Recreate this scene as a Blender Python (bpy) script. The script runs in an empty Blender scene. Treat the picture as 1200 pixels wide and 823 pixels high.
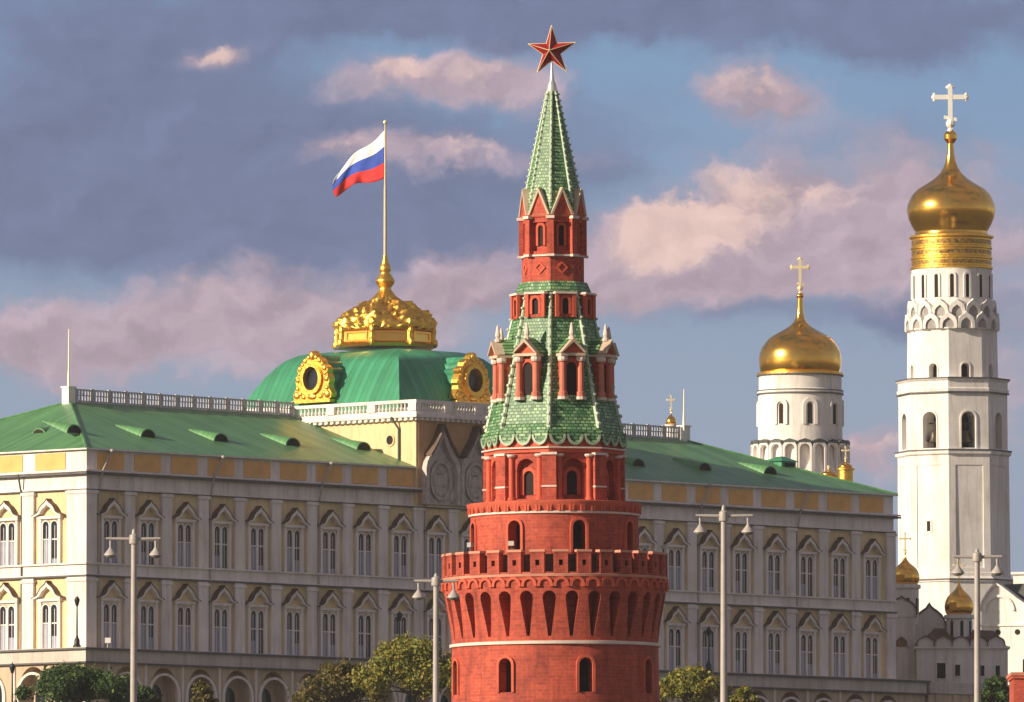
import bpy, bmesh, math, random
from mathutils import Vector, Matrix
random.seed(7)
R = math.radians
scn = bpy.context.scene
COL = scn.collection

# ------------------------------------------------------------------ camera
F, YH, EYE = 13000.0, 1265.0, 3.0          # focal length in photo pixels, horizon row, eye height
PITCH = math.atan((YH - 411.5) / F)
cam = bpy.data.cameras.new('camera'); cam.sensor_width = 36; cam.lens = 36 * F / 1200
cam.clip_start = 1; cam.clip_end = 30000
co = bpy.data.objects.new('camera', cam); COL.objects.link(co)
co.location = (0, 0, EYE); co.rotation_euler = (math.pi / 2 + PITCH, 0, 0)
scn.camera = co

def at(px, py, Y):
    u, v = (px - 600) / F, (411.5 - py) / F
    d = Vector((u, math.cos(PITCH) - v * math.sin(PITCH), math.sin(PITCH) + v * math.cos(PITCH)))
    d *= Y / d.y
    return Vector((d.x, Y, d.z + EYE))

# ------------------------------------------------------------------ light
SUN_EL, SUN_AZ = R(20), Vector((-0.88, -0.475))       # azimuth = direction from the scene towards the sun
SUN_AZ.normalize()
sd = Vector((SUN_AZ.x * math.cos(SUN_EL), SUN_AZ.y * math.cos(SUN_EL), math.sin(SUN_EL)))
sun = bpy.data.lights.new('sun', 'SUN'); sun.energy = 5.0; sun.angle = R(0.5); sun.color = (1.0, 0.86, 0.66)
so = bpy.data.objects.new('sun', sun); COL.objects.link(so)
so.rotation_euler = sd.to_track_quat('Z', 'Y').to_euler(); so.location = (-300, -100, 200)
scn.view_settings.view_transform = 'Standard'; scn.view_settings.look = 'None'
scn.view_settings.exposure = 0.3; scn.view_settings.gamma = 1.0; scn.view_settings.use_curve_mapping = False

class NT:
    """small helper for writing node trees"""
    def __init__(s, tree): s.t = tree
    def n(s, kind, **kw):
        nd = s.t.nodes.new(kind)
        for k, v in kw.items(): setattr(nd, k, v)
        return nd
    def put(s, sock, v):
        if isinstance(v, bpy.types.NodeSocket): s.t.links.new(v, sock)
        else: sock.default_value = v
    def m(s, op, a, b=None, c=None, clamp=False):
        nd = s.n('ShaderNodeMath', operation=op, use_clamp=clamp)
        for i, v in enumerate((a, b, c)):
            if v is not None: s.put(nd.inputs[i], v)
        return nd.outputs[0]
    def mix(s, f, a, b, mode='MIX'):
        nd = s.n('ShaderNodeMix', data_type='RGBA', blend_type=mode)
        s.put(nd.inputs[0], f); s.put(nd.inputs[6], a); s.put(nd.inputs[7], b)
        return nd.outputs[2]
    def noise(s, vec, scale, detail=4, rough=.55):
        nd = s.n('ShaderNodeTexNoise'); s.put(nd.inputs['Vector'], vec)
        nd.inputs['Scale'].default_value = scale; nd.inputs['Detail'].default_value = detail
        nd.inputs['Roughness'].default_value = rough
        return nd
    def xyz(s, x, y, z):
        nd = s.n('ShaderNodeCombineXYZ')
        for i, v in enumerate((x, y, z)): s.put(nd.inputs[i], v)
        return nd.outputs[0]
    def ramp(s, f, stops):
        nd = s.n('ShaderNodeValToRGB'); s.put(nd.inputs[0], f)
        e = nd.color_ramp.elements
        while len(e) < len(stops): e.new(.5)
        for el, (p, c) in zip(e, stops): el.position = p; el.color = (*c, 1)
        return nd.outputs[0]

world = bpy.data.worlds.new('World'); scn.world = world; world.use_nodes = True
W = NT(world.node_tree); W.t.nodes.clear()
sky = W.n('ShaderNodeTexSky', sky_type='NISHITA', sun_disc=False)
sky.sun_elevation = SUN_EL; sky.sun_rotation = math.atan2(SUN_AZ.x, SUN_AZ.y)
sky.air_density = 1.0; sky.dust_density = .6; sky.ozone_density = 2.0
SKY_STRENGTH = 0.08
tc = W.n('ShaderNodeTexCoord'); sp = W.n('ShaderNodeSeparateXYZ'); W.put(sp.inputs[0], tc.outputs['Generated'])
dx, dy, dz = sp.outputs
fy = W.m('MAXIMUM', dy, .02)
# directions in hundredths of the cloud field: a = azimuth, b = height above the horizon
A = W.m('ADD', W.m('MULTIPLY', W.m('DIVIDE', dx, fy), F / 100), 6.0)
B = W.m('SUBTRACT', YH / 100, W.m('MULTIPLY', W.m('DIVIDE', dz, fy), F / 100 * .9985))
P = W.xyz(A, B, 0.0)
P2 = W.xyz(W.m('MULTIPLY', A, .55), B, 3.1)
w1 = W.noise(P2, .55, 5, .55); w2 = W.noise(W.xyz(A, B, 9.0), 1.6, 6, .62)
s1 = W.n('ShaderNodeSeparateColor'); W.put(s1.inputs[0], w1.outputs['Color'])
s2 = W.n('ShaderNodeSeparateColor'); W.put(s2.inputs[0], w2.outputs['Color'])
def warp(base, i, k1, k2):
    return W.m('ADD', base, W.m('ADD', W.m('MULTIPLY', W.m('SUBTRACT', s1.outputs[i], .5), k1), W.m('MULTIPLY', W.m('SUBTRACT', s2.outputs[i], .5), k2)))
AW, BW = warp(A, 0, 2.2, .9), warp(B, 1, 1.2, .7)
def blobs(lst):
    tot = None
    for (cx, cy, rx, ry, k) in lst:
        q = W.m('ADD', W.m('POWER', W.m('MULTIPLY', W.m('SUBTRACT', AW, cx), 1 / rx), 2.0),
                W.m('POWER', W.m('MULTIPLY', W.m('SUBTRACT', BW, cy), 1 / ry), 2.0))
        g = W.m('MULTIPLY', W.m('EXPONENT', W.m('MULTIPLY', q, -1.0)), k)
        tot = g if tot is None else W.m('ADD', tot, g)
    return tot
def sstep(v, lo, hi):
    nd = W.n('ShaderNodeMapRange', interpolation_type='SMOOTHSTEP'); W.put(nd.inputs[0], v)
    nd.inputs[1].default_value = lo; nd.inputs[2].default_value = hi
    return nd.outputs[0]
def lin(r, g, b):
    f = lambda c: (c / 255 / 12.92) if c <= 10 else ((c / 255 + .055) / 1.055) ** 2.4
    return tuple(f(c) / SKY_STRENGTH / 2 ** .3 for c in (r, g, b)) + (1,)
slate = blobs([(1.0, .6, 2.6, 1.3, 1.1), (3.5, 1.9, 3.6, 1.0, .9), (1.0, 2.4, 3.0, 1.0, 1.2), (3.0, 3.0, 2.4, .5, .7),
               (7.0, .1, 3.5, .38, 1.3), (10.5, .2, 2.6, .45, 1.3), (9.4, 1.7, 1.2, .35, .5), (9.3, 3.6, 2.6, .3, .9), (11.0, 3.9, 1.2, .3, .6),
               (5.9, 2.0, 1.3, .9, .55), (5.4, 3.2, .9, .6, .5), (11.6, 2.2, .8, 1.2, .45), (4.9, .05, 2.2, .35, 1.1)])
pink = blobs([(1.0, 4.1, 1.9, .42, 1.1), (3.0, 3.75, 1.8, .42, 1.0), (4.6, 3.6, 1.4, .6, .6), (2.3, .72, .45, .2, .8),
              (4.6, .95, .9, .3, 1.0), (5.6, .85, .8, .35, .9), (6.1, 1.0, .5, .4, .5), (5.2, 1.8, 1.3, .22, .8), (4.0, 1.95, .5, .2, .6),
              (5.3, 3.3, .7, .4, .6), (8.9, 1.15, .75, .42, 1.1), (8.3, 2.75, 1.4, .55, 1.15), (9.6, 2.35, 1.4, .6, 1.0),
              (7.3, 3.0, .9, .45, .9), (10.3, 2.7, 1.5, .75, 1.0), (9.0, 3.1, 2.0, .3, .8), (7.6, 3.5, 1.0, .3, .5), (11.7, 1.9, .5, .3, .5), (10.3, 5.4, .5, .35, 1.0), (11.9, 4.6, .4, .8, .7), (11.9, 3.2, .8, .5, .4)])
glow = blobs([(8.05, 2.55, .85, .32, 1.1), (7.5, 2.8, .55, .32, 1.0), (8.9, 2.15, .75, .26, .9), (9.9, 2.2, .6, .25, .6), (4.55, .9, .5, .16, .9), (5.6, .8, .5, .2, .55),
              (2.35, .65, .25, .11, .9), (8.7, 1.0, .4, .2, .6), (4.0, 1.93, .25, .1, .5), (10.35, 5.35, .3, .2, .6), (5.5, 1.75, .6, .12, .5)])
fv = W.xyz(W.m('MULTIPLY', AW, .8), W.m('MULTIPLY', BW, 1.15), 21.0)
fb = W.noise(fv, 1.0, 7, .53).outputs['Fac']
fo_ = W.noise(W.xyz(W.m('ADD', W.m('MULTIPLY', AW, .8), -.16), W.m('ADD', W.m('MULTIPLY', BW, 1.15), -.16), 21.0), 1.0, 7, .53).outputs['Fac']
lit = W.m('MULTIPLY', W.m('SUBTRACT', fb, fo_), 5.0)      # relief of the billows, lit from the upper left
tex = W.m('SUBTRACT', W.m('MULTIPLY', fb, 1.7), .88)
def shade(c, k):
    g = W.m('ADD', 1.0, W.m('MULTIPLY', lit, k)); return W.mix(1.0, c, W.xyz(g, g, g), 'MULTIPLY')
clear = W.mix(sstep(B, -.5, 6.0), lin(128, 158, 193), lin(154, 166, 186))
c1 = W.mix(W.m('MULTIPLY', sstep(W.m('ADD', slate, tex), .05, 1.3), .93), clear, shade(lin(117, 126, 157), .13))
c2 = W.mix(W.m('MULTIPLY', sstep(W.m('ADD', pink, W.m('MULTIPLY', tex, W.m('MULTIPLY', pink, 2.2, clamp=True))), .1, 1.0), .92), c1, shade(lin(188, 167, 178), .24))
c3 = W.mix(W.m('MULTIPLY', sstep(W.m('ADD', glow, W.m('MULTIPLY', W.m('ADD', W.m('MULTIPLY', tex, 1.1), W.m('MULTIPLY', lit, .35)), W.m('MULTIPLY', glow, 2.5, clamp=True))), .15, 1.1), .85), c2, shade(lin(232, 200, 190), .16))
# unseen rest of the dome: Nishita sky with broken cloud tinted for the fill
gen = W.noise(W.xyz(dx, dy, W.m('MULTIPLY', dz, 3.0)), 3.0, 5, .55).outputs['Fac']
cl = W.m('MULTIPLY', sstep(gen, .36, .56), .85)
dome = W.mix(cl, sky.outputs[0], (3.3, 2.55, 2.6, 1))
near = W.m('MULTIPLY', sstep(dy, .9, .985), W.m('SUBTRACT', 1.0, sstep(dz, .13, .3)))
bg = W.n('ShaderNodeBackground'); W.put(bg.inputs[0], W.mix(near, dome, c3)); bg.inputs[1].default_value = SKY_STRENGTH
W.put(W.n('ShaderNodeOutputWorld').inputs[0], bg.outputs[0])

# ------------------------------------------------------------------ materials
MATS = {}
def base_mat(name):
    m = bpy.data.materials.new(name); m.use_nodes = True
    t = NT(m.node_tree); b = m.node_tree.nodes['Principled BSDF']
    MATS[name] = m
    return m, t, b
def plain(name, col, rough=.7, metal=0.0, var=.18, scale=.8, bump=.0, bscale=6.0, streak=False):
    m, t, b = base_mat(name)
    tc = t.n('ShaderNodeTexCoord'); v = tc.outputs['Object']
    if streak:
        mp = t.n('ShaderNodeMapping'); t.put(mp.inputs[0], v); mp.inputs['Scale'].default_value = (1, 1, .18); v = mp.outputs[0]
    n1 = t.noise(v, scale, 6, .6).outputs['Fac']
    hi = tuple(min(1, c * (1 + var)) for c in col); lo = tuple(c * (1 - var) for c in col)
    col_ = t.ramp(n1, [(.3, lo), (.7, hi)])
    if streak:
        m2 = t.n('ShaderNodeMapping'); t.put(m2.inputs[0], tc.outputs['Object']); m2.inputs['Scale'].default_value = (1, 1, .10)
        col_ = t.mix(1.0, col_, t.ramp(t.noise(m2.outputs[0], 1.7, 6, .65).outputs['Fac'], [(.32, (.80, .77, .74)), (.52, (1, 1, 1))]), 'MULTIPLY')
        col_ = t.mix(1.0, col_, t.ramp(t.noise(tc.outputs['Object'], .16, 7, .7).outputs['Fac'], [(.35, (.88, .86, .84)), (.6, (1.03, 1.03, 1.03))]), 'MULTIPLY')
    t.put(b.inputs['Base Color'], col_)
    b.inputs['Roughness'].default_value = rough; b.inputs['Metallic'].default_value = metal
    if bump:
        bp = t.n('ShaderNodeBump'); bp.inputs['Strength'].default_value = bump; bp.inputs['Distance'].default_value = .1
        t.put(bp.inputs['Height'], t.noise(tc.outputs['Object'], bscale, 4).outputs['Fac']); t.put(b.inputs['Normal'], bp.outputs[0])
    return m
def wrapped(t, rad):
    """unrolled coordinates (angle * radius, height) round the object's own axis"""
    tc = t.n('ShaderNodeTexCoord'); s = t.n('ShaderNodeSeparateXYZ'); t.put(s.inputs[0], tc.outputs['Object'])
    ang = t.m('MULTIPLY', t.m('ARCTAN2', s.outputs[0], t.m('MULTIPLY', s.outputs[1], -1.0)), rad)
    return t.xyz(ang, s.outputs[2], 0.0), tc.outputs['Object']
def brick_mat(name, c1, c2, mortar, rad=6.0):
    m, t, b = base_mat(name); v, obj = wrapped(t, rad)
    br = t.n('ShaderNodeTexBrick'); t.put(br.inputs['Vector'], v)
    br.inputs['Scale'].default_value = 1; br.inputs['Brick Width'].default_value = .55; br.inputs['Row Height'].default_value = .22
    br.inputs['Mortar Size'].default_value = .02; br.inputs['Color1'].default_value = (*c1, 1); br.inputs['Color2'].default_value = (*c2, 1)
    br.inputs['Mortar'].default_value = (*mortar, 1)
    st = t.noise(obj, .35, 7, .65).outputs['Fac']
    col = t.mix(1.0, br.outputs['Color'], t.ramp(st, [(.25, (.55, .52, .55)), (.52, (1, 1, 1)), (.8, (1.12, 1.14, 1.08))]), 'MULTIPLY')
    mp = t.n('ShaderNodeMapping'); t.put(mp.inputs[0], v); mp.inputs['Scale'].default_value = (1.6, .16, 1)
    col = t.mix(1.0, col, t.ramp(t.noise(mp.outputs[0], 1.0, 6, .65).outputs['Fac'], [(.30, (.58, .56, .60)), (.50, (1, 1, 1)), (.75, (1.08, 1.10, 1.10))]), 'MULTIPLY')
    col = t.mix(1.0, col, t.ramp(t.noise(obj, 4.5, 4, .7).outputs['Fac'], [(.3, (.74, .72, .72)), (.6, (1.06, 1.06, 1.06))]), 'MULTIPLY')
    t.put(b.inputs['Base Color'], col); b.inputs['Roughness'].default_value = .82
    bp = t.n('ShaderNodeBump'); bp.inputs['Strength'].default_value = .35; bp.inputs['Distance'].default_value = .03
    t.put(bp.inputs['Height'], br.outputs['Color']); t.put(b.inputs['Normal'], bp.outputs[0])
    return m
def tile_mat(name, rad):
    m, t, b = base_mat(name); v, obj = wrapped(t, rad)
    br = t.n('ShaderNodeTexBrick'); t.put(br.inputs['Vector'], v)
    br.inputs['Scale'].default_value = 1; br.inputs['Brick Width'].default_value = .27; br.inputs['Row Height'].default_value = .21
    br.inputs['Mortar Size'].default_value = .03; br.inputs['Bias'].default_value = -.1
    br.inputs['Color1'].default_value = (.07, .21, .075, 1); br.inputs['Color2'].default_value = (.35, .54, .26, 1); br.inputs['Mortar'].default_value = (.03, .09, .04, 1)
    st = t.noise(obj, 1.5, 6, .75).outputs['Fac']
    t.put(b.inputs['Base Color'], t.mix(1.0, br.outputs['Color'], t.ramp(st, [(.34, (.42, .52, .42)), (.52, (1, 1, 1)), (.70, (1.5, 1.35, 1.2))]), 'MULTIPLY'))
    b.inputs['Roughness'].default_value = .5
    bp = t.n('ShaderNodeBump'); bp.inputs['Strength'].default_value = .6; bp.inputs['Distance'].default_value = .06
    t.put(bp.inputs['Height'], br.outputs['Fac']); bp.invert = True; t.put(b.inputs['Normal'], bp.outputs[0])
    return m
def seam_mat(name, col, gap=.6, rough=.42):
    """painted sheet metal with standing seams running down the slope"""
    m, t, b = base_mat(name)
    tc = t.n('ShaderNodeTexCoord'); s = t.n('ShaderNodeSeparateXYZ'); t.put(s.inputs[0], tc.outputs['Object'])
    g = t.n('ShaderNodeSeparateXYZ'); t.put(g.inputs[0], tc.outputs['Normal'])
    side = t.m('GREATER_THAN', t.m('ABSOLUTE', g.outputs[0]), t.m('ABSOLUTE', g.outputs[1]))
    run = t.m('ADD', t.m('MULTIPLY', s.outputs[1], side), t.m('MULTIPLY', s.outputs[0], t.m('SUBTRACT', 1.0, side)))
    fr = t.m('FRACT', t.m('DIVIDE', run, gap))
    seam = t.m('GREATER_THAN', fr, .86)
    cell = t.n('ShaderNodeTexWhiteNoise', noise_dimensions='1D'); t.put(cell.inputs['W'], t.m('FLOOR', t.m('DIVIDE', run, gap)))
    st = t.noise(tc.outputs['Object'], .25, 7, .65).outputs['Fac']
    f = t.m('ADD', t.m('MULTIPLY', cell.outputs[0], .35), t.m('MULTIPLY', st, .8))
    lo = tuple(c * .72 for c in col); hi = tuple(c * 1.3 for c in col)
    t.put(b.inputs['Base Color'], t.mix(t.m('MULTIPLY', seam, .35), t.ramp(f, [(.25, lo), (.8, hi)]), (.02, .06, .03, 1))); b.inputs['Roughness'].default_value = rough
    bp = t.n('ShaderNodeBump'); bp.inputs['Strength'].default_value = .5; bp.inputs['Distance'].default_value = .08
    t.put(bp.inputs['Height'], seam); t.put(b.inputs['Normal'], bp.outputs[0])
    return m
def leaf_mat(name, stops):
    m, t, b = base_mat(name)
    g = t.n('ShaderNodeNewGeometry')
    t.put(b.inputs['Base Color'], t.ramp(g.outputs['Random Per Island'], stops)); b.inputs['Roughness'].default_value = .6
    tr = t.n('ShaderNodeBsdfTranslucent'); t.put(tr.inputs[0], t.ramp(g.outputs['Random Per Island'], stops))
    mx = t.n('ShaderNodeMixShader'); mx.inputs[0].default_value = .3
    t.put(mx.inputs[1], b.outputs[0]); t.put(mx.inputs[2], tr.outputs[0])
    t.put(m.node_tree.nodes['Material Output'].inputs[0], mx.outputs[0])
    return m
BRICK = brick_mat('red_brick', (.42, .055, .030), (.56, .086, .040), (.44, .12, .08))
BRICK2 = brick_mat('red_brick_far', (.45, .060, .032), (.57, .085, .042), (.46, .12, .08), 3.0)
BRICKTRIM = plain('brick_moulding', (.56, .10, .05), .8, var=.2, bump=.2)
STONE = plain('white_stone', (.70, .58, .50), .75, var=.14, scale=1.2, bump=.15)
WHITE = plain('whitewash', (.83, .79, .75), .8, var=.10, scale=.35, streak=True, bump=.1, bscale=2.0)
TRIM = plain('pale_stucco', (.81, .735, .69), .8, var=.1, scale=.5, streak=True)
OCHRE = plain('ochre_stucco', (.79, .61, .35), .85, var=.12, scale=.35, streak=True)
DEEPOCHRE = plain('orange_stucco', (.76, .43, .15), .85, var=.12, scale=.6)
TERRACE = plain('terrace_stucco', (.58, .44, .31), .85, var=.16, scale=.5, streak=True)
COPING = plain('pale_brick_coping', (.62, .27, .18), .8, var=.2)
FLASH = plain('dark_metal_flashing', (.10, .095, .10), .6, var=.3)
TANTRIM = plain('tan_stone_trim', (.55, .42, .30), .75, var=.2)
RECESS = plain('grey_whitewash', (.33, .31, .30), .85, var=.25)  # darker grey wash for the shell recesses
CAP = plain('brown_metal_cap', (.13, .085, .06), .65, var=.3)
HEME = plain('hem_tile_edge', (.34, .42, .30), .5, var=.35, scale=3)
TILE = tile_mat('glazed_green_tile', 3.4); TILE2 = tile_mat('glazed_green_tile_spire', 2.2)
RIBM = plain('pale_green_rib', (.48, .56, .42), .5, var=.2, scale=2)
ROOF = seam_mat('green_roof_sheet', (.10, .255, .095), .7); MANSARD = seam_mat('green_mansard_sheet', (.045, .25, .13), .8)
GOLD = plain('gilding', (1.0, .54, .11), .2, 1.0, var=.10, scale=.6, bump=.12, bscale=.9)
GOLDR = plain('carved_gilding', (1.0, .54, .10), .40, 1.0, var=.2, scale=2.5, bump=.6, bscale=2.2)
PALEGOLD = plain('pale_gilding', (1.0, .80, .48), .38, .45, var=.05)
GLAREGOLD = plain('glare_white_gilding', (.95, .92, .84), .35, .25, var=.04)  # gilding with the sun's white glare put into the colour
GLASS = plain('dark_window_glass', (.02, .024, .035), .12, var=.4, scale=.6)
BLIND = plain('window_blind', (.30, .31, .38), .7, var=.15, scale=.9)
DARK = plain('dark_opening', (.018, .012, .010), .9)
STEEL = plain('painted_lamp_steel', (.40, .355, .33), .45, var=.12, scale=3)
IRON = plain('cast_iron', (.018, .018, .02), .5)
CREST = plain('crest_ironwork', (.48, .45, .47), .6, var=.3, scale=2)
GREYROOF = plain('dull_lead_roof', (.07, .075, .07), .6, var=.25, bump=.2)
RUSTROOF = plain('brown_shingle_roof', (.13, .075, .05), .7, var=.3, scale=1.2, bump=.3)
BRONZE = plain('bell_bronze', (.10, .085, .06), .45, .8, var=.3)
RUBY = plain('ruby_star_glass', (.30, .018, .016), .16, var=.2, scale=1.5)
LENS = plain('lamp_lens', (.30, .29, .26), .3)
BARK = plain('bark', (.09, .065, .045), .9, var=.3, scale=3, bump=.5)
LEAFG = leaf_mat('dark_leaves', [(.0, (.02, .055, .012)), (.6, (.055, .11, .022)), (1, (.13, .19, .035))])
LEAFY = leaf_mat('yellowing_leaves', [(.0, (.08, .11, .014)), (.5, (.22, .22, .024)), (.85, (.36, .30, .035)), (1, (.40, .26, .04))])
LEAFO = leaf_mat('olive_leaves', [(.0, (.07, .07, .016)), (.6, (.16, .135, .026)), (1, (.26, .17, .04))])

# ------------------------------------------------------------------ mesh helpers
Z = Vector((0, 0, 1))
class MB:
    def __init__(s): s.b = bmesh.new()
    def face(s, vs, mi=0):
        try: f = s.b.faces.new(vs); f.material_index = mi; return f
        except ValueError: return None
    def hexa(s, p):
        v = [s.b.verts.new(q) for q in p]
        for i in ((0, 3, 2, 1), (4, 5, 6, 7), (0, 1, 5, 4), (1, 2, 6, 5), (2, 3, 7, 6), (3, 0, 4, 7)): s.face([v[j] for j in i])
        return s
    def box(s, x0, x1, y0, y1, z0, z1):
        s.hexa([(x0, y0, z0), (x1, y0, z0), (x1, y1, z0), (x0, y1, z0), (x0, y0, z1), (x1, y0, z1), (x1, y1, z1), (x0, y1, z1)]); return s
    def obox(s, o, ux, n, w, d, z0, z1):
        """box on a wall: centre o, along ux width w, from the wall outwards along n by d"""
        a, b = o - ux * (w / 2), o + ux * (w / 2)
        q = [b, a, a + n * d, b + n * d]
        s.hexa([Vector((p.x, p.y, z0)) for p in q] + [Vector((p.x, p.y, z1)) for p in q]); return s
    def ext(s, pts, o, ux, uy, dv):
        o = Vector(o)
        a = [s.b.verts.new(o + ux * x + uy * y) for x, y in pts]
        b = [s.b.verts.new(o + ux * x + uy * y + dv) for x, y in pts]
        s.face(a[::-1]); s.face(b); n = len(a)
        for i in range(n): s.face([a[i], a[(i + 1) % n], b[(i + 1) % n], b[i]])
        return s
    def band(s, outer, inner, o, ux, uy, dv):
        o = Vector(o); n = len(outer)
        P = lambda q, e: s.b.verts.new(o + ux * q[0] + uy * q[1] + dv * e)
        O0 = [P(q, 0) for q in outer]; O1 = [P(q, 1) for q in outer]; I0 = [P(q, 0) for q in inner]; I1 = [P(q, 1) for q in inner]
        for i in range(n - 1):
            s.face([O1[i], O1[i + 1], I1[i + 1], I1[i]]); s.face([O0[i], I0[i], I0[i + 1], O0[i + 1]])
            s.face([O0[i], O0[i + 1], O1[i + 1], O1[i]]); s.face([I0[i], I1[i], I1[i + 1], I0[i + 1]])
        for k in (0, n - 1): s.face([O0[k], O1[k], I1[k], I0[k]])
        return s
    def lathe(s, prof, n=48, phase=0.0, c=(0, 0), caps=True):
        rings = []
        for r, z in prof:
            if r < 1e-4: rings.append([s.b.verts.new((c[0], c[1], z))]); continue
            rings.append([s.b.verts.new((c[0] + r * math.sin(phase + 2 * math.pi * i / n), c[1] - r * math.cos(phase + 2 * math.pi * i / n), z)) for i in range(n)])
        for a, b in zip(rings, rings[1:]):
            for i in range(n):
                j = (i + 1) % n
                if len(a) == 1 and len(b) == 1: break
                if len(a) == 1: s.face([a[0], b[j], b[i]])
                elif len(b) == 1: s.face([a[i], a[j], b[0]])
                else: s.face([a[i], a[j], b[j], b[i]])
        if caps:
            if len(rings[0]) > 1: s.face(rings[0][::-1])
            if len(rings[-1]) > 1: s.face(rings[-1])
        return s
    def tube(s, p0, p1, r0, r1=None, n=10):
        p0, p1 = Vector(p0), Vector(p1); r1 = r0 if r1 is None else r1
        d = (p1 - p0).normalized(); q = d.to_track_quat('Z', 'Y')
        A = [s.b.verts.new(p0 + q @ Vector((r0 * math.cos(2 * math.pi * i / n), r0 * math.sin(2 * math.pi * i / n), 0))) for i in range(n)]
        B = [s.b.verts.new(p1 + q @ Vector((r1 * math.cos(2 * math.pi * i / n), r1 * math.sin(2 * math.pi * i / n), 0))) for i in range(n)]
        for i in range(n): s.face([A[i], A[(i + 1) % n], B[(i + 1) % n], B[i]])
        s.face(A[::-1]); s.face(B); return s
    def ball(s, c, r, sc=(1, 1, 1), seg=10, rings=7):
        m = Matrix.Translation(c) @ Matrix.Diagonal((r * sc[0], r * sc[1], r * sc[2], 1))
        bmesh.ops.create_uvsphere(s.b, u_segments=seg, v_segments=rings, radius=1, matrix=m); return s
    def build(s, name, mat, parent=None, smooth=False, angle=35):
        bmesh.ops.recalc_face_normals(s.b, faces=s.b.faces)
        me = bpy.data.meshes.new(name); s.b.to_mesh(me); s.b.free()
        for m in (mat if isinstance(mat, list) else [mat]): me.materials.append(m)
        if smooth:
            for p in me.polygons: p.use_smooth = True
            me.set_sharp_from_angle(angle=R(angle))
        o = bpy.data.objects.new(name, me); COL.objects.link(o)
        if parent: o.parent = parent
        return o
def carve(o, mb):
    """cut the solids collected in mb out of mesh object o (both in o's own space)"""
    bmesh.ops.recalc_face_normals(mb.b, faces=mb.b.faces)
    me = bpy.data.meshes.new('cutter'); mb.b.to_mesh(me); mb.b.free()
    k = bpy.data.objects.new('cutter', me); COL.objects.link(k)
    t = bpy.data.objects.new('carving', o.data); COL.objects.link(t)
    md = t.modifiers.new('cut', 'BOOLEAN'); md.operation = 'DIFFERENCE'; md.solver = 'EXACT'; md.object = k; md.use_self = True
    dg = bpy.context.evaluated_depsgraph_get(); dg.update()
    new = bpy.data.meshes.new_from_object(t.evaluated_get(dg))
    bpy.data.objects.remove(t); bpy.data.objects.remove(k)
    old = o.data; o.data = new; new.name = old.name
    return o
def arch(w, h, n=8, y0=0.0):
    r = w / 2
    return [(-r, y0), (r, y0), (r, h - r)] + [(r * math.cos(math.pi * i / n), h - r + r * math.sin(math.pi * i / n)) for i in range(1, n)] + [(-r, h - r)]
def arch_open(w, h, n=8, y0=0.0):
    p = arch(w, h, n, y0); return p[1:] + [p[0]]
def keel(w, h, n=7):
    """open ogee outline from right foot over the tip to the left foot"""
    r = [(w / 2 * x, h * y) for x, y in ((1, 0), (.96, .07), (.82, .12), (.67, .20), (.57, .34), (.49, .52), (.38, .67), (.24, .79), (.10, .91), (0, 1.08))]
    return r + [(-x, y) for x, y in r[::-1][1:]]
def shell(w, h):
    """open pointed arch with full round shoulders"""
    r = [(w / 2 * x, h * y) for x, y in ((1, 0), (1, .22), (.96, .42), (.86, .60), (.68, .74), (.45, .84), (.24, .91), (.10, .97), (0, 1.06))]
    return r + [(-x, y) for x, y in r[::-1][1:]]
def empty(name, loc, label, cat, group=None, rz=0.0):
    o = bpy.data.objects.new(name, None); COL.objects.link(o); o.location = loc; o.rotation_euler = (0, 0, rz)
    o.empty_display_size = .5
    tag(o, label, cat, group); return o
def tag(o, label=None, cat=None, group=None, kind=None):
    for k, v in (('label', label), ('category', cat), ('group', group), ('kind', kind)):
        if v: o[k] = v
    return o
def dup(o, parent, **kw):
    """copy a part with its own sub-parts under a parent"""
    c = o.copy(); COL.objects.link(c); c.parent = parent
    for k, v in kw.items(): setattr(c, k, v)
    for ch in list(o.children): dup(ch, c)
    return c
def fr(phi):
    """axes on a wall that faces phi (0 = towards -y, positive towards +x)"""
    return Vector((math.cos(phi), math.sin(phi), 0)), Vector((math.sin(phi), -math.cos(phi), 0))

# ------------------------------------------------------------------ ground
GP = 38.0
def gz(x, y):
    t = min(1, max(0, (y - 760) / 330)); t = t * t * (3 - 2 * t)
    return .8 + (GP - .8) * t
g = MB()
ys = [-900, -500, 0, 200, 400, 600, 700] + [760 + 15 * i for i in range(25)] + [1200, 1400, 1700, 2200, 3500, 4500]
xs = [-2500, -1500, -600, -300] + [-150 + 15 * i for i in range(21)] + [300, 600, 1500, 2500]
gv = [[g.b.verts.new((x, y, gz(x, y) - (0 if abs(x) < 700 and -100 < y < 2500 else 3))) for x in xs] for y in ys]
for i in range(len(ys) - 1):
    for j in range(len(xs) - 1): g.face([gv[i][j], gv[i][j + 1], gv[i + 1][j + 1], gv[i + 1][j]])
GROUND = plain('grass_and_paving', (.085, .085, .055), .95, var=.4, scale=.03, bump=.3, bscale=.5)
tag(g.build('ground', GROUND, smooth=True), kind='structure')

# ------------------------------------------------------------------ evening air
hz = MB().box(-2600, 2600, -1000, 4600, -4.0, 125).build('haze', None)
hm = bpy.data.materials.new('air'); hm.use_nodes = True; H_ = NT(hm.node_tree); H_.t.nodes.clear()
pv = H_.n('ShaderNodeVolumePrincipled'); pv.inputs['Color'].default_value = (.92, .92, .97, 1); pv.inputs['Density'].default_value = 4e-5; pv.inputs['Anisotropy'].default_value = .2
H_.t.links.new(pv.outputs[0], H_.n('ShaderNodeOutputMaterial').inputs['Volume'])
hz.data.materials.clear(); hz.data.materials.append(hm); tag(hz, kind='stuff')

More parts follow.
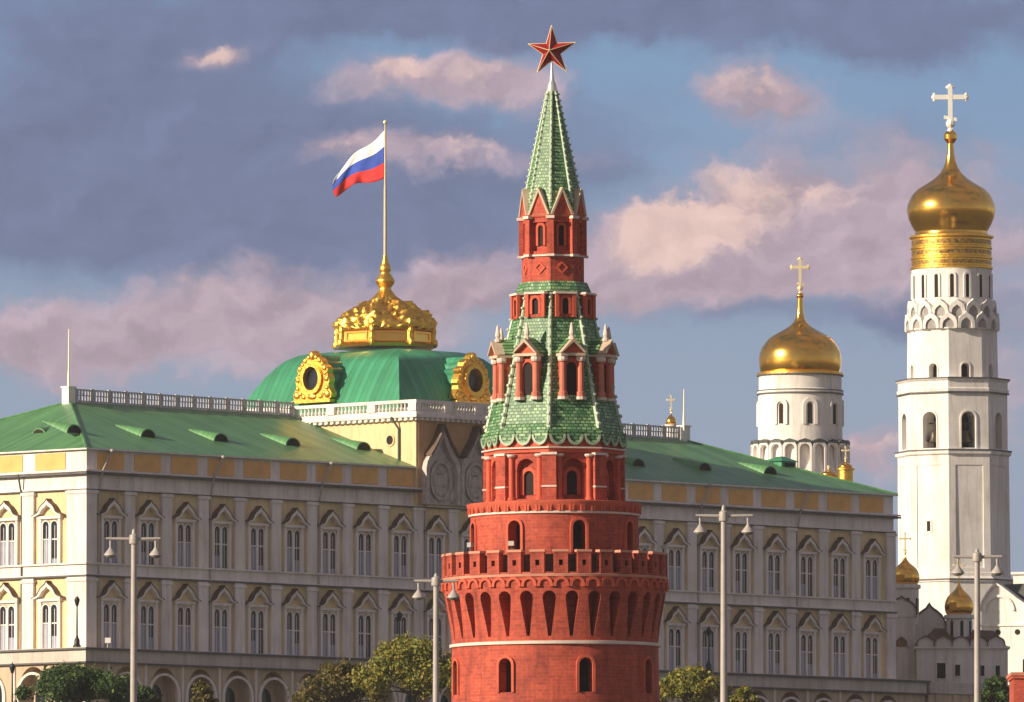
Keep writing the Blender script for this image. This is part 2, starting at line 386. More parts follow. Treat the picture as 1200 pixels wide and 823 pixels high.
# ------------------------------------------------------------------ red brick round tower
YT = 720.0; TX = 653.6
ST = at(TX + 1, 700, YT).x - at(TX, 700, YT).x        # metres per photo pixel at the tower
tz0 = gz(0, YT)
tower = empty('brick_tower', (at(TX, 800, YT).x, YT, tz0), 'tall round red brick tower with green tiled spire and red star before the palace', 'tower')
tower.rotation_euler = (0, -.0055, 0)
def tz(py): return at(TX, py, YT).z - tz0
PH = R(-4.5)                                            # turn of the octagonal storeys
FACES = [R(-27 + 45 * k) for k in range(8)]
VERTS = [R(-4.5 + 45 * k) for k in range(8)]
# lower round storey
R0 = 121 * ST
base = MB().lathe([(R0 * 1.06, -1), (R0, tz(757)), (R0, tz(752))], 96).build('base_storey', BRICK, tower, True)
cut = MB(); WIN = [R(-28.6 + 45.2 * k) for k in range(8)]
for a in WIN:
    ux, n = fr(a); cut.ext(arch(16.5 * ST, tz(775) - tz(815)), n * (R0 - 1.1) + Z * tz(815), ux, Z, n * 3)
carve(base, cut)
def brick_window(parent, rad, zb, w, h, a, depth=1.0):
    ux, n = fr(a)
    fo, fi = arch_open(w + .36, h + .2), arch_open(w, h)
    f = MB().band(fo, fi, n * (rad - .12) + Z * zb, ux, Z, n * .22).build('window', BRICKTRIM, parent)
    MB().ext(arch(w + .1, h), n * (rad - depth) + Z * (zb - .02), ux, Z, n * .06).build('pane', DARK, f)
    return f
for a in WIN: brick_window(tower, R0 * 1.005, tz(815), 16.5 * ST, tz(775) - tz(815), a)
MB().lathe([(R0 - .1, tz(760)), (R0 + .16, tz(759)), (R0 + .16, tz(755.6)), (R0 - .1, tz(755))], 96).build('string_course', STONE, tower, True)
# machicolated gallery: flared ring with deep pointed niches between its corbels
gal = MB().lathe([(118 * ST, tz(755)), (121 * ST, tz(754)), (123 * ST, tz(735)), (129.5 * ST, tz(700)), (131 * ST, tz(690)), (131 * ST, tz(681)), (110 * ST, tz(681))], 120).build('gallery', BRICK, tower, True)
cut = MB(); NG = 30
for k in range(NG):
    ux, n = fr(R(-3.2 + 360 / NG * k))
    w = 2 * math.pi * 126 * ST / NG * .60; h = tz(697.5) - tz(750)
    pts = [(-.10, 0), (.10, 0), (w / 2, h - w / 2)] + [(w / 2 * math.cos(math.pi * i / 6), h - w / 2 + w / 2 * math.sin(math.pi * i / 6)) for i in range(1, 6)] + [(-w / 2, h - w / 2)]
    cut.ext(pts, n * (104 * ST) + Z * tz(750), ux, Z, n * 3)
carve(gal, cut)
arc = MB()
for k in range(44):                                     # small blind arcade under the parapet
    ux, n = fr(R(3 + 360 / 44 * k)); w = 2 * math.pi * 131 * ST / 44
    fo, fi = arch_open(w * .98, .55, 5, -.1), arch_open(w * .62, .36, 5, -.1)
    arc.band(fo, fi, n * (130.8 * ST) + Z * tz(691), ux, Z, n * .14)
arc.build('arcade_band', BRICKTRIM, tower)
MB().lathe([(129 * ST, tz(682)), (132.6 * ST, tz(681.2)), (133.2 * ST, tz(678.6)), (131 * ST, tz(677.6)), (120 * ST, tz(677.6))], 120).build('gallery_ledge', COPING, tower, True)
MB().lathe([(119 * ST, tz(679.5)), (98 * ST, tz(679.5)), (98 * ST, tz(677)), (122 * ST, tz(677))], 64).build('gallery_deck', BRICKTRIM, tower)
MB().lathe([(119.5 * ST, tz(677.6)), (121.8 * ST, tz(677.6)), (121.8 * ST, tz(655)), (119.5 * ST, tz(655)), (119.5 * ST, tz(677.6))], 90, caps=False).build('gallery_gap_backing', plain('gap_shade_brown', (.085, .035, .025), .85, var=.4, scale=2), tower, True)  # added dark ring; its brown stands in for shade between the merlons
merl = None
for k in range(NG):
    a = R(-9.1 + 360 / NG * k)
    if merl is None:
        ux, n = fr(0); w = 2 * math.pi * 131 * ST / NG * .60
        mb = MB().obox(n * (122.5 * ST), ux, n, w, 9.6 * ST, tz(677.6), tz(652.8))
        merl = mb.build('merlon', BRICK, tower)
        c2 = MB().obox(n * (119 * ST), ux, n, .26, 16 * ST, tz(668.5), tz(662)); carve(merl, c2)
        MB().obox(n * (122 * ST), ux, n, w + .1, 10.7 * ST, tz(652.8) + .002, tz(650)).build('coping', COPING, merl)
        first = merl; first.rotation_euler.z = a
    else: dup(first, tower, rotation_euler=(0, 0, a))
MB().lathe([(127.8 * ST, tz(677.6)), (131.4 * ST, tz(677.6)), (131.4 * ST, tz(676)), (127.8 * ST, tz(676)), (127.8 * ST, tz(677.6))], 120, caps=False).build('parapet', BRICK, tower, True)
# upper round storey
R1 = 98.4 * ST
drum = MB().lathe([(R1, tz(690)), (R1, tz(600))], 80).build('upper_storey', BRICK, tower, True)
cut = MB(); W2 = [R(-28.3 + 45 * k) for k in range(8)]
for a in W2:
    ux, n = fr(a); cut.ext(arch(16 * ST, tz(614) - tz(652)), n * (R1 - 1.2) + Z * tz(652), ux, Z, n * 3)
carve(drum, cut)
for a in W2: brick_window(tower, R1, tz(652), 16 * ST, tz(614) - tz(652), a, 1.1)
MB().lathe([(R1 - .1, tz(607)), (R1 + .14, tz(606)), (R1 + .14, tz(603.8)), (R1 - .1, tz(603))], 80).build('string_course', STONE, tower, True)
MB().lathe([(R1, tz(603)), (R1 + .08, tz(600)), (R1 + .25, tz(594)), (R1 + .25, tz(591.5)), (75 * ST, tz(589))], 80).build('upper_cornice', BRICKTRIM, tower, True)
sk = MB()
for k in range(48):
    ux, n = fr(R(7.5 * k)); w = 2 * math.pi * R1 / 48
    sk.band(arch_open(w * .96, .62, 5, -.05), arch_open(w * .6, .42, 5, -.05), n * (R1 + .02) + Z * tz(602.8), ux, Z, n * .17)
sk.build('arcade_band', BRICKTRIM, tower)
# octagonal storey
RO = 79 * ST; C8 = math.cos(R(22.5))
octo = MB().lathe([(RO, tz(592)), (RO, tz(522))], 8, PH).build('octagon_storey', BRICK, tower)
cut = MB()
for a in FACES:
    ux, n = fr(a)
    cut.ext(arch(24 * ST, tz(541) - tz(588), 8), n * (RO * C8 - .55) + Z * tz(588), ux, Z, n * 2)
carve(octo, cut)
for a in FACES:
    ux, n = fr(a); zb = tz(583); w, h = 13 * ST, tz(555) - tz(583)
    f = MB().band(arch_open(w + .5, h + .25), arch_open(w, h), n * (RO * C8 - .56) + Z * zb, ux, Z, n * .2).build('window', BRICKTRIM, tower)
    MB().ext(arch(w, h), n * (RO * C8 - .57) + Z * zb, ux, Z, n * .05).build('pane', DARK, f)
    for s in (-1, 1):
        mb = MB(); p = n * (RO * C8 + .06) + ux * (s * 18.5 * ST)
        mb.lathe([(.27, tz(590)), (.27, tz(587)), (.19, tz(586)), (.18, tz(541)), (.25, tz(539.5))], 12, 0, (p.x, p.y))
        cm = mb.build('column', BRICKTRIM, tower, True)
        MB().lathe([(.24, tz(539.4)), (.33, tz(538)), (.33, tz(536))], 12, 0, (p.x, p.y)).build('capital', STONE, cm)
for a in VERTS:
    ux, n = fr(a)
    p = MB().obox(n * (RO - .5), ux, n, 17 * ST, .72, tz(591), tz(537.5)).build('corner_pilaster', BRICK, tower)
    MB().obox(n * (RO - .4), ux, n, 19 * ST, .72, tz(537.3), tz(534.5)).build('capital', STONE, p)
    MB().obox(n * (RO - .45), ux, n, 17.6 * ST, .73, tz(575), tz(573)).build('stone_band', STONE, p)
MB().lathe([(RO, tz(534.6)), (82.4 * ST, tz(534)), (82.4 * ST, tz(531)), (84.5 * ST, tz(530)), (84.5 * ST, tz(527.8)), (82 * ST, tz(527)), (82 * ST, tz(514)), (70 * ST, tz(513))], 8, PH).build('octagon_cornice', BRICKTRIM, tower)
MB().lathe([(83 * ST, tz(529.9)), (85.6 * ST, tz(529.6)), (85.6 * ST, tz(528)), (83 * ST, tz(527.6))], 8, PH).build('string_course', STONE, tower)
# lower tent
RT = lambda py: (38 + (81 - 38) * (py - 333) / (512 - 333)) * ST
tent = MB().lathe([(83.6 * ST, tz(515)), (84 * ST, tz(512)), (RT(500), tz(500)), (RT(345), tz(345)), (44.5 * ST, tz(344)), (44.5 * ST, tz(342.4)), (40 * ST, tz(332)), (30 * ST, tz(331.5))], 8, PH).build('tent_roof', TILE, tower)
for a in FACES:                                          # hem of hanging round tiles
    ux, n = fr(a); wf = 2 * 84 * ST * math.sin(R(22.5))
    mb = MB()
    for i in range(3):
        x = (i - 1) * wf / 3
        pts = [(wf / 6 * .94 * math.cos(math.pi * j / 8), -wf / 6 * 1.15 * math.sin(math.pi * j / 8)) for j in range(9)]
        mb.ext([(wf / 6 * .94, .25)] + pts + [(-wf / 6 * .94, .25)], n * (84 * ST * C8 - .02) + ux * x + Z * (tz(513.5)), ux, Z, n * .10)
    hem = mb.build('tile_hem', TILE2, tower)
    mb = MB()
    for i in range(3):
        x = (i - 1) * wf / 3; rr = wf / 6
        po = [(rr * .96 * math.cos(math.pi * j / 8), -rr * 1.17 * math.sin(math.pi * j / 8)) for j in range(9)]
        pi_ = [(rr * .72 * math.cos(math.pi * j / 8), -rr * .86 * math.sin(math.pi * j / 8)) for j in range(9)]
        mb.band(po, pi_, n * (84 * ST * C8 + .082) + ux * x + Z * tz(513.5), ux, Z, n * .06)
    mb.build('hem_edge', HEME, hem)
def rib(a, r0, z0, r1, z1, th, step, name='rib', mat=RIBM):
    _, n = fr(a); p0, p1 = n * r0 + Z * z0, n * r1 + Z * z1
    mb = MB().tube(p0, p1, th, th * .7, 6); L = (p1 - p0).length; k = int(L / step)
    for i in range(k):
        t = (i + .5) / k; mb.ball(p0.lerp(p1, t) + n * th * .9, th * 1.25 * (1 - .35 * t), (1, 1, .8), 6, 4)
    return mb.build(name, mat, tower)
for a in VERTS: rib(a, RT(506), tz(506), RT(346), tz(346), .15, .62)
# lower dormers
def dormer_low():
    ux, n = fr(0); d0 = RT(466) * C8
    zb, zt = tz(466), tz(420); out = d0 + .12
    mb = MB()
    back = RT(420) * C8 - .4
    for s in (-1, 1): mb.box(s * 12 * ST - .09, s * 12 * ST + .09, -out, -back, zb, zt)
    mb.box(-11.8 * ST, 11.8 * ST, -(d0 + .0), -(d0 - .6), zb, zt - .1)
    d = mb.build('dormer', BRICK, tower)
    for s in (-1, 1):
        c = MB().lathe([(.30, zb - .15), (.30, zb + .12), (.22, zb + .2), (.20, zt - .5), (.28, zt - .42)], 10, 0, (s * 11 * ST, -out - .05)).build('dormer_column', plain('pale_brick_column', (.56, .17, .105), .8, var=.2), d, True)
        MB().lathe([(.27, zt - .41), (.33, zt - .3), (.33, zt - .09)], 10, 0, (s * 11 * ST, -out - .05)).build('capital', STONE, d)
        MB().lathe([(.37, zb - .35), (.37, zb - .16)], 10, 0, (s * 11 * ST, -out - .05)).build('plinth', STONE, d)
    w, h = 12.5 * ST, zt - zb - .45
    MB().band(arch_open(w + .45, h + .3, 8), arch_open(w, h, 8), Vector((0, -d0 + .02, zb)), ux, Z, n * .16).build('opening_surround', BRICKTRIM, d)
    MB().ext(arch(w, h), Vector((0, -d0 + .01, zb)), ux, Z, n * .05).build('opening', DARK, d)
    mb = MB().box(-15 * ST, 15 * ST, -out - .42, -back + .35, zt - .08, zt + .10)
    mb.build('entablature', TANTRIM, d)
    zg = zt + .122; zr = tz(404)
    MB().ext([(-14 * ST, 0), (14 * ST, 0), (0, zr - zg)], Vector((0, -out + .2, zg)), ux, Z, n * .42).build('pediment', BRICKTRIM, d)
    MB().band([(15.5 * ST, .0), (0, zr - zg + .18), (-15.5 * ST, .0)], [(13.6 * ST, 0), (0, zr - zg - .08), (-13.6 * ST, 0)], Vector((0, -out + .1, zg + .01)), ux, Z, n * .66).build('pediment_moulding', TANTRIM, d)
    mb = MB(); bk = RT(404) * C8 - .5                    # little green saddle roof running back into the tent
    mb.hexa([(-15.5 * ST, -out + .1, zg + .02), (0, -out + .1, zr + .12), (0, -bk, zr + .12), (-15.5 * ST, -bk, zg + .02),
             (-15.5 * ST, -out + .1, zg + .14), (0, -out + .1, zr + .26), (0, -bk, zr + .26), (-15.5 * ST, -bk, zg + .14)])
    mb.hexa([(0, -out + .1, zr + .12), (15.5 * ST, -out + .1, zg + .02), (15.5 * ST, -bk, zg + .02), (0, -bk, zr + .12),
             (0, -out + .1, zr + .26), (15.5 * ST, -out + .1, zg + .14), (15.5 * ST, -bk, zg + .14), (0, -bk, zr + .26)])
    mb.build('dormer_roof', TILE2, d)
    MB().lathe([(.22, zr + .1), (.22, zr + .28), (.12, zr + .32), (.19, zr + .5), (.08, tz(384)), (.015, tz(382))], 8, 0, (0, -out - .1)).build('pinnacle', STONE, d)
    return d
d1 = dormer_low(); d1.rotation_euler.z = FACES[0]
for a in FACES[1:]: dup(d1, tower, rotation_euler=(0, 0, a))
def dormer_up():
    ux, n = fr(0); d0 = RT(374) * C8; zb, zt = tz(374.5), tz(347.5); out = d0 + .1; w = 21 * ST
    d = MB().box(-w / 2, w / 2, -out, -(RT(347) * C8 - .6), zb, zt).build('upper_dormer', BRICK, tower)
    ww, h = 8 * ST, 19 * ST
    carve(d, MB().ext(arch(ww, h), Vector((0, -out + .13, zb + 3.5 * ST)), ux, Z, n * 2))
    MB().band(arch_open(ww + .34, h + .18), arch_open(ww, h), Vector((0, -out + .05, zb + 3.5 * ST)), ux, Z, n * .12).build('opening_surround', BRICKTRIM, d)
    MB().ext(arch(ww + .04, h), Vector((0, -out + .10, zb + 3.4 * ST)), ux, Z, n * .03).build('opening', DARK, d)
    for s in (-1, 1): MB().box(s * w / 2 - .12, s * w / 2 + .12, -out - .14, -out + .05, zb, zt).build('dormer_pilaster', BRICKTRIM, d)
    MB().box(-w / 2 - .16, w / 2 + .16, -out - .2, -out + .6, zt + .002, zt + .14).build('dormer_ledge', STONE, d)
    return d
d2 = dormer_up(); d2.rotation_euler.z = FACES[0]
for a in FACES[1:]: dup(d2, tower, rotation_euler=(0, 0, a))
# upper octagon ('lantern')
RL = 36.5 * ST
lan = MB().lathe([(RL, tz(333)), (RL, tz(254))], 8, PH).build('lantern_storey', BRICK2, tower)
cut = MB()
for a in FACES:
    ux, n = fr(a)
    cut.ext([(-9 * ST, 0), (9 * ST, 0), (9 * ST, 34 * ST), (-9 * ST, 34 * ST)], n * (RL * C8 - .22) + Z * tz(296.5), ux, Z, n)
carve(lan, cut)
for a in FACES:
    ux, n = fr(a); w, h = 6.6 * ST, 24 * ST; zb = tz(290)
    f = MB().band(arch_open(w + .3, h + .2), arch_open(w, h), n * (RL * C8 - .23) + Z * zb, ux, Z, n * .14).build('window', BRICKTRIM, tower)
    MB().ext(arch(w, h), n * (RL * C8 - .24) + Z * zb, ux, Z, n * .05).build('pane', DARK, f)
    dd = 7.5 * ST
    MB().band([(0, -dd), (dd, 0), (0, dd), (-dd, 0), (0, -dd)], [(0, -dd * .62), (dd * .62, 0), (0, dd * .62), (-dd * .62, 0), (0, -dd * .62)], n * (RL * C8 - .02) + Z * tz(316), ux, Z, n * .1).build('diamond_relief', BRICKTRIM, tower)
for a in VERTS:
    ux, n = fr(a)
    p = MB().obox(n * (RL - .32), ux, n, 8 * ST, .5, tz(300), tz(259)).build('corner_pilaster', BRICK2, tower)
    MB().obox(n * (RL - .30), ux, n, 10 * ST, .62, tz(258.8), tz(255.4)).build('capital', STONE, p)
    MB().obox(n * (RL - .30), ux, n, 9.4 * ST, .58, tz(303), tz(300.2)).build('stone_base', STONE, p)
MB().lathe([(RL - .1, tz(303)), (RL + .12, tz(302.6)), (RL + .12, tz(300.6)), (RL - .1, tz(300.2))], 8, PH).build('string_course', STONE, tower)
MB().lathe([(RL, tz(257)), (38.5 * ST, tz(256.4)), (39 * ST, tz(254.2)), (34 * ST, tz(253.6))], 8, PH).build('lantern_cornice', BRICKTRIM, tower)
# spire
RS = lambda py: (5.5 + (31 - 5.5) * (py - 106) / (224 - 106)) * ST
MB().lathe([(RS(257), tz(254)), (RS(106), tz(106))], 8, PH).build('spire', TILE2, tower)
for a in VERTS: rib(a, RS(240), tz(240), RS(107), tz(107), .10, .42, 'spire_rib')
for a in FACES:
    ux, n = fr(a); zb = tz(253.6); ww = 26 * ST; hh = 29 * ST
    k = MB().ext([(-ww / 2, 0), (ww / 2, 0), (0, hh)], n * (RL * C8 - .9) + Z * zb, ux, Z, n * 1.0).build('gable', BRICK2, tower)
    MB().band([(ww / 2 + .08, -.02), (0, hh + .16), (-ww / 2 - .08, -.02)], [(ww / 2 - .08, -.02), (0, hh - .14), (-ww / 2 + .08, -.02)], n * (RL * C8 - .9) + Z * zb, ux, Z, n * 1.12).build('gable_moulding', TANTRIM, k)
MB().lathe([(6.2 * ST, tz(108)), (6.6 * ST, tz(106)), (5 * ST, tz(99)), (3 * ST, tz(95)), (2.4 * ST, tz(88)), (1.4 * ST, tz(82)), (1.3 * ST, tz(74))], 16).build('star_stem', plain('spire_tip_metal', (.72, .70, .62), .3, .6), tower, True)
# faceted star
st = MB(); zc = tz(60); ro, ri = 30.5 * ST, 11.2 * ST; ry = Matrix.Rotation(R(-16), 3, 'Z')
ring = []
for i in range(10):
    r = ro if i % 2 == 0 else ri; a = math.pi * i / 5
    ring.append(st.b.verts.new(ry @ Vector((r * math.sin(a), 0, 0)) + Z * (zc + r * math.cos(a))))
fc, bc = st.b.verts.new(ry @ Vector((0, -.62, 0)) + Z * zc), st.b.verts.new(ry @ Vector((0, .62, 0)) + Z * zc)
for i in range(10): st.face([fc, ring[i], ring[(i + 1) % 10]]); st.face([bc, ring[(i + 1) % 10], ring[i]])
star = st.build('star', RUBY, tower)
eg = MB()
for i in range(10):
    r = lambda j: ry @ Vector(((ro if j % 2 == 0 else ri) * math.sin(math.pi * j / 5), 0, 0)) + Z * (zc + (ro if j % 2 == 0 else ri) * math.cos(math.pi * j / 5))
    eg.tube(r(i), r((i + 1) % 10), .025, .025, 6)
    if i % 2 == 0: eg.tube(r(i), ry @ Vector((0, -.63, 0)) + Z * zc, .012, .025, 6)
eg.build('star_edging', PALEGOLD, star)
# floodlights on the gallery parapet
for a, lab in ((-49, 'small pale floodlight on the battlements at the lit left edge of the brick tower'), (-22.7, 'small pale floodlight on the battlements in front of the left arched tower window'), (78, 'small pale floodlight on the battlements at the shaded right edge of the tower')):
    ux, n = fr(R(a)); p = tower.location + n * (129.8 * ST); p.z = tz0 + tz(650) + .01 ; p.x -= .0055 * tz(650)
    f = empty('floodlight', p, lab, 'floodlight', 'floodlights on the brick tower gallery', R(a))
    MB().tube((0, 0, 0), (0, 0, .3), .05).box(-.2, .2, -.06, .06, 0.0, .05).build('bracket', IRON, f)
    MB().hexa([(-.19, -.16, .24), (.19, -.16, .24), (.13, .16, .28), (-.13, .16, .28), (-.19, -.16, .54), (.19, -.16, .54), (.13, .16, .48), (-.13, .16, .48)]).build('housing', STEEL, f)

# ------------------------------------------------------------------ long palace
C0 = at(101, 700, 1150); C1 = at(1045, 700, 1242)
dvec = Vector((C1.x - C0.x, C1.y - C0.y)); L = dvec.length; TH = math.atan2(dvec.y, dvec.x)
DP = 35.8                                               # depth of the block
pal = empty('palace', (C0.x, C0.y, GP), 'long ochre and white palace with green metal roofs and domed centre behind the brick tower', 'palace', rz=TH)
def ph(py): return at(101, py, 1150).z - GP
def pal_w(u, w, h): return Vector((C0.x + u * math.cos(TH) - w * math.sin(TH), C0.y + u * math.sin(TH) + w * math.cos(TH), GP + h))
def phx(px, py, u, w): return at(px, py, pal_w(u, w, 0).y).z - GP
X, Yv = Vector((1, 0, 0)), Vector((0, 1, 0))
BAY, U0 = 5.43, 3.35
WBAY, W0 = 6.37, 5.2
NB = 23
MB().box(0, L, 0, DP, 0, ph(526)).build('wall', OCHRE, pal)
def wrap(z0, z1, p):
    """a moulding that runs round the front and the end walls"""
    return MB().box(-p, L + p, -p, DP + p, z0, z1)
wrap(ph(527), ph(525.2), .55).build('eave_cornice', TRIM, pal)
wrap(ph(550.6), ph(527) - .003, .12).build('frieze', TRIM, pal)
c = wrap(ph(552.6), ph(550.6) - .003, .75).b
mb = MB(); mb.b.free(); mb.b = c; mb.box(-.5, L + .5, -.5, DP + .5, ph(554.6), ph(552.6) - .003); mb.build('main_cornice', TRIM, pal)
wrap(ph(571), ph(554.6) - .003, .16).build('entablature', TRIM, pal)
wrap(ph(572.8), ph(571) - .003, .34).build('architrave', TRIM, pal)
mb = wrap(ph(672.5), ph(661), .22); mb.box(-.5, L + .5, -.5, DP + .5, ph(661) + .003, ph(659)); mb.box(-.4, L + .4, -.4, DP + .4, ph(675), ph(672.5) - .003)
mb.build('sill_band', TRIM, pal)
for pa, pb, pj in ((555.6, 553.4, .78), (660.6, 658.8, .30), (675.6, 673.6, .44), (574.0, 572.9, .36)):
    wrap(ph(pa), ph(pb), pj).build('flashing', FLASH, pal)
MB().box(-2.6 - .5, L + 2.6 + .5, -2.6 - .5, DP + 2.6 + .5, ph(762.6), ph(760.6)).build('flashing', FLASH, pal)
MB().box(-2.6 - .45, L + 2.6 + .45, -2.6 - .45, DP + 2.6 + .45, ph(778.4), ph(776.6)).build('flashing', FLASH, pal)
zlo, zhi = ph(762), ph(574.1)
def pil(o, ux, n, w, d=.34):
    mb = MB().obox(o, ux, n, w, d, zlo, ph(675.2)).obox(o, ux, n, w, d, ph(658.8), zhi)
    mb.obox(o, ux, n, w + .3, d + .12, ph(578), ph(574.5)).obox(o, ux, n, w + .3, d + .12, ph(681), ph(677.5))
    return mb.build('pilaster', TRIM, pal)
for k in range(1, NB): pil(Vector((U0 - BAY / 2 + BAY * k, 0, 0)), X, -Yv, 1.45)
pil(Vector((.42, 0, 0)), X, -Yv, 1.5); pil(Vector((L - .42, 0, 0)), X, -Yv, 1.5)
for k in range(0, 6):
    w = W0 - WBAY / 2 + WBAY * k
    if k == 0: pil(Vector((0, 1.25, 0)), -Yv, -X, 2.6)
    elif k == 5: pil(Vector((0, DP - 1.25, 0)), -Yv, -X, 2.6)
    else: pil(Vector((0, w, 0)), -Yv, -X, 1.7)
fp = MB().box(-1.95, 1.95, -.21, -.1, ph(549), ph(529.5)).build('frieze_panel', DEEPOCHRE, pal); fp.location.x = U0
for k in range(1, NB):
    if not 9 <= k <= 13: dup(fp, pal, location=(U0 + BAY * k, 0, 0))
for k in range(5): dup(fp, pal, location=(0, W0 + WBAY * k, 0), rotation_euler=(0, 0, -math.pi / 2), scale=(1.15, 1, 1))
def palace_window(zb, zt, za, zh, bl=(.56, .3)):
    """paired round-headed lights under a keel-shaped hood; origin on the wall plane"""
    mb = MB(); h = zt - zb
    for s in (-1, 1):
        mb.band(arch_open(1.12, h + .12), arch_open(.80, h), Vector((s * .56, .02, zb)), X, Z, -Yv * .24)
    mb.box(-1.42, -1.12, -.30, .02, zb, zh - .3); mb.box(1.12, 1.42, -.30, .02, zb, zh - .3)
    mb.box(-1.55, 1.55, -.42, .02, zh - .28, zh); mb.box(-1.5, 1.5, -.36, .02, zb - .18, zb - .004)
    mb.box(-1.118, 1.118, -.10, .02, zt - .1 + .25, zh - .282)
    w = mb.build('window', TRIM, pal)
    mb = MB()
    for s in (-1, 1): mb.ext(arch(.8, h), Vector((s * .56, -.03, zb)), X, Z, -Yv * .04)
    p = mb.build('pane', GLASS, w)
    mb = MB()
    for s in (-1, 1):
        mb.box(s * .56 - .4, s * .56 + .4, -.11, -.071, zb + h * .56, zb + h * .59); mb.box(s * .56 - .03, s * .56 + .03, -.113, -.0712, zb, zb + h * .9)
    mb.build('glazing_bar', TRIM, w)
    mb = MB()
    if bl[0]: mb.box(-.95, -.595, -.085, -.0715, zb + .02, zb + h * bl[0]).box(-.525, -.17, -.085, -.0715, zb + .02, zb + h * bl[0])
    if bl[1]: mb.box(.17, .525, -.085, -.0715, zb + .02, zb + h * bl[1]).box(.595, .95, -.085, -.0715, zb + .02, zb + h * bl[1])
    mb.build('blind', BLIND, w)
    hd = [(x, y) for x, y in keel(3.85, za - zh)]; hi = [(x * .80, y * .72 - .02) for x, y in hd]
    MB().band(hd, hi, Vector((0, .02, zh + .005)), X, Z, -Yv * .75).build('hood', TRIM, w)
    ho = [(x * 1.03, y * 1.045 + .02) for x, y in hd]
    MB().band(ho, [(x * 1.004, y * 1.004 + .004) for x, y in hd], Vector((0, .02, zh + .006)), X, Z, -Yv * .82).build('hood_cap', CAP, w)
    MB().ext(hi, Vector((0, .02, zh + .01)), X, Z, -Yv * .16).build('tympanum', OCHRE, w)
    return w
for lev in ((ph(659), ph(609), ph(585), ph(603)), (ph(758.5), ph(707), ph(681.5), ph(700))):
    kinds = [palace_window(*lev, bl) for bl in ((.55, .28), (.55, .55), (.3, 0), (.55, .12))]
    spots = [((U0 + BAY * k, 0, 0), 0.0, 1.0) for k in range(NB)] + [((0, W0 + WBAY * k, 0), -math.pi / 2, 1.12) for k in range(5)]
    rnd = random.Random(int(lev[0] * 10)); order = list(range(len(spots))); rnd.shuffle(order)
    for i, q in enumerate(order):
        loc, rz_, sx = spots[q]
        w_ = kinds[i] if i < 4 else dup(rnd.choice(kinds), pal)
        w_.location = loc; w_.rotation_euler = (0, 0, rz_); w_.scale = (sx, 1, 1)
# terrace and its arcade
TD = 2.6
ter = MB().box(-TD, L + TD, -TD, DP + TD, -6, ph(776.5)).build('terrace_wall', TERRACE, pal)
cut = MB()
for k in range(NB): cut.ext(arch(3.5, ph(792) + 1, 12, -1.0), Vector((U0 + BAY * k, -TD + 1.5, 0)), X, Z, -Yv * 3)
for k in range(5): cut.ext(arch(3.8, ph(792) + 1, 12, -1.0), Vector((-TD + 1.5, W0 + WBAY * k, 0)), -Yv, Z, -X * 3)
carve(ter, cut)
mb = MB().box(-TD - .15, L + TD + .15, -TD - .15, DP + TD + .15, ph(776.6) + .003, ph(762.6) - .003).box(-TD - .45, L + TD + .45, -TD - .45, DP + TD + .45, ph(760.6) + .003, ph(760))
mb.build('terrace_parapet', plain('grey_stucco', (.58, .52, .46), .85, var=.12, scale=.5, streak=True), pal)
ar = MB().band(arch_open(4.7, ph(787), 14, .0), arch_open(3.9, ph(790), 14, .0), Vector((0, -TD + .02, 0)), X, Z, -Yv * .2).build('arch_surround', TRIM, pal)
MB().ext(arch(2.2, ph(800), 8), Vector((0, -TD + 1.48, 0)), X, Z, -Yv * .06).build('pane', GLASS, ar)
MB().box(-BAY / 2 - .14, -BAY / 2 + .14, -TD - .16, -TD + .02, -2, ph(777.5)).build('arcade_strip', TRIM, ar)
for k in range(1, NB): dup(ar, pal, location=(U0 + BAY * k, 0, 0))
for k in range(5): dup(ar, pal, location=(0, W0 + WBAY * k, 0), rotation_euler=(0, 0, -math.pi / 2))
ar.location.x = U0
# hipped roof
AE, BE = 15.1, DP / 2
zr = phx(79, 471, AE, BE); ze = ph(525); ov = .5
mb = MB(); V = mb.b.verts.new
e = [V((-ov, -ov, ze)), V((L + ov, -ov, ze)), V((L + ov, DP + ov, ze)), V((-ov, DP + ov, ze))]
lo = [V((-ov, -ov, ze - .18)), V((L + ov, -ov, ze - .18)), V((L + ov, DP + ov, ze - .18)), V((-ov, DP + ov, ze - .18))]
r0, r1 = V((AE, BE, zr)), V((L - AE, BE, zr))
mb.face([e[0], e[1], r1, r0]); mb.face([e[2], e[3], r0, r1]); mb.face([e[3], e[0], r0]); mb.face([e[1], e[2], r1])
for i in range(4): mb.face([lo[i], lo[(i + 1) % 4], e[(i + 1) % 4], e[i]])
mb.face(lo[::-1]); roof = mb.build('roof', ROOF, pal)
rs = (zr - ze) / (BE + ov)
for a_, b_ in (((-ov, -ov, ze), (AE, BE, zr)), ((L + ov, -ov, ze), (L - AE, BE, zr)), ((-ov, DP + ov, ze), (AE, BE, zr))):
    MB().tube(a_, b_, .16, .16, 6).build('hip_cap', ROOF, roof)
def crest(u0, u1):
    mb = MB().box(u0, u1, BE - .1, BE + .1, zr + 1.28, zr + 1.42).box(u0, u1, BE - .08, BE + .08, zr - .2, zr + .22).box(u0, u1, BE - .06, BE + .06, zr + .72, zr + .8)
    n = int((u1 - u0) / .42)
    for i in range(n):
        x = u0 + (u1 - u0) * (i + .5) / n
        mb.box(x - .1, x + .1, BE - .05, BE + .05, zr + .222, zr + .718); mb.box(x - .07, x + .13, BE - .05, BE + .05, zr + .802, zr + 1.278)
        if i % 6 == 0: mb.box(x - .16, x + .16, BE - .14, BE + .14, zr - .1, zr + 1.5)
    return mb.build('roof_crest', CREST, pal)
crest(AE + .5, 49); crest(77.5, L - AE - .5)
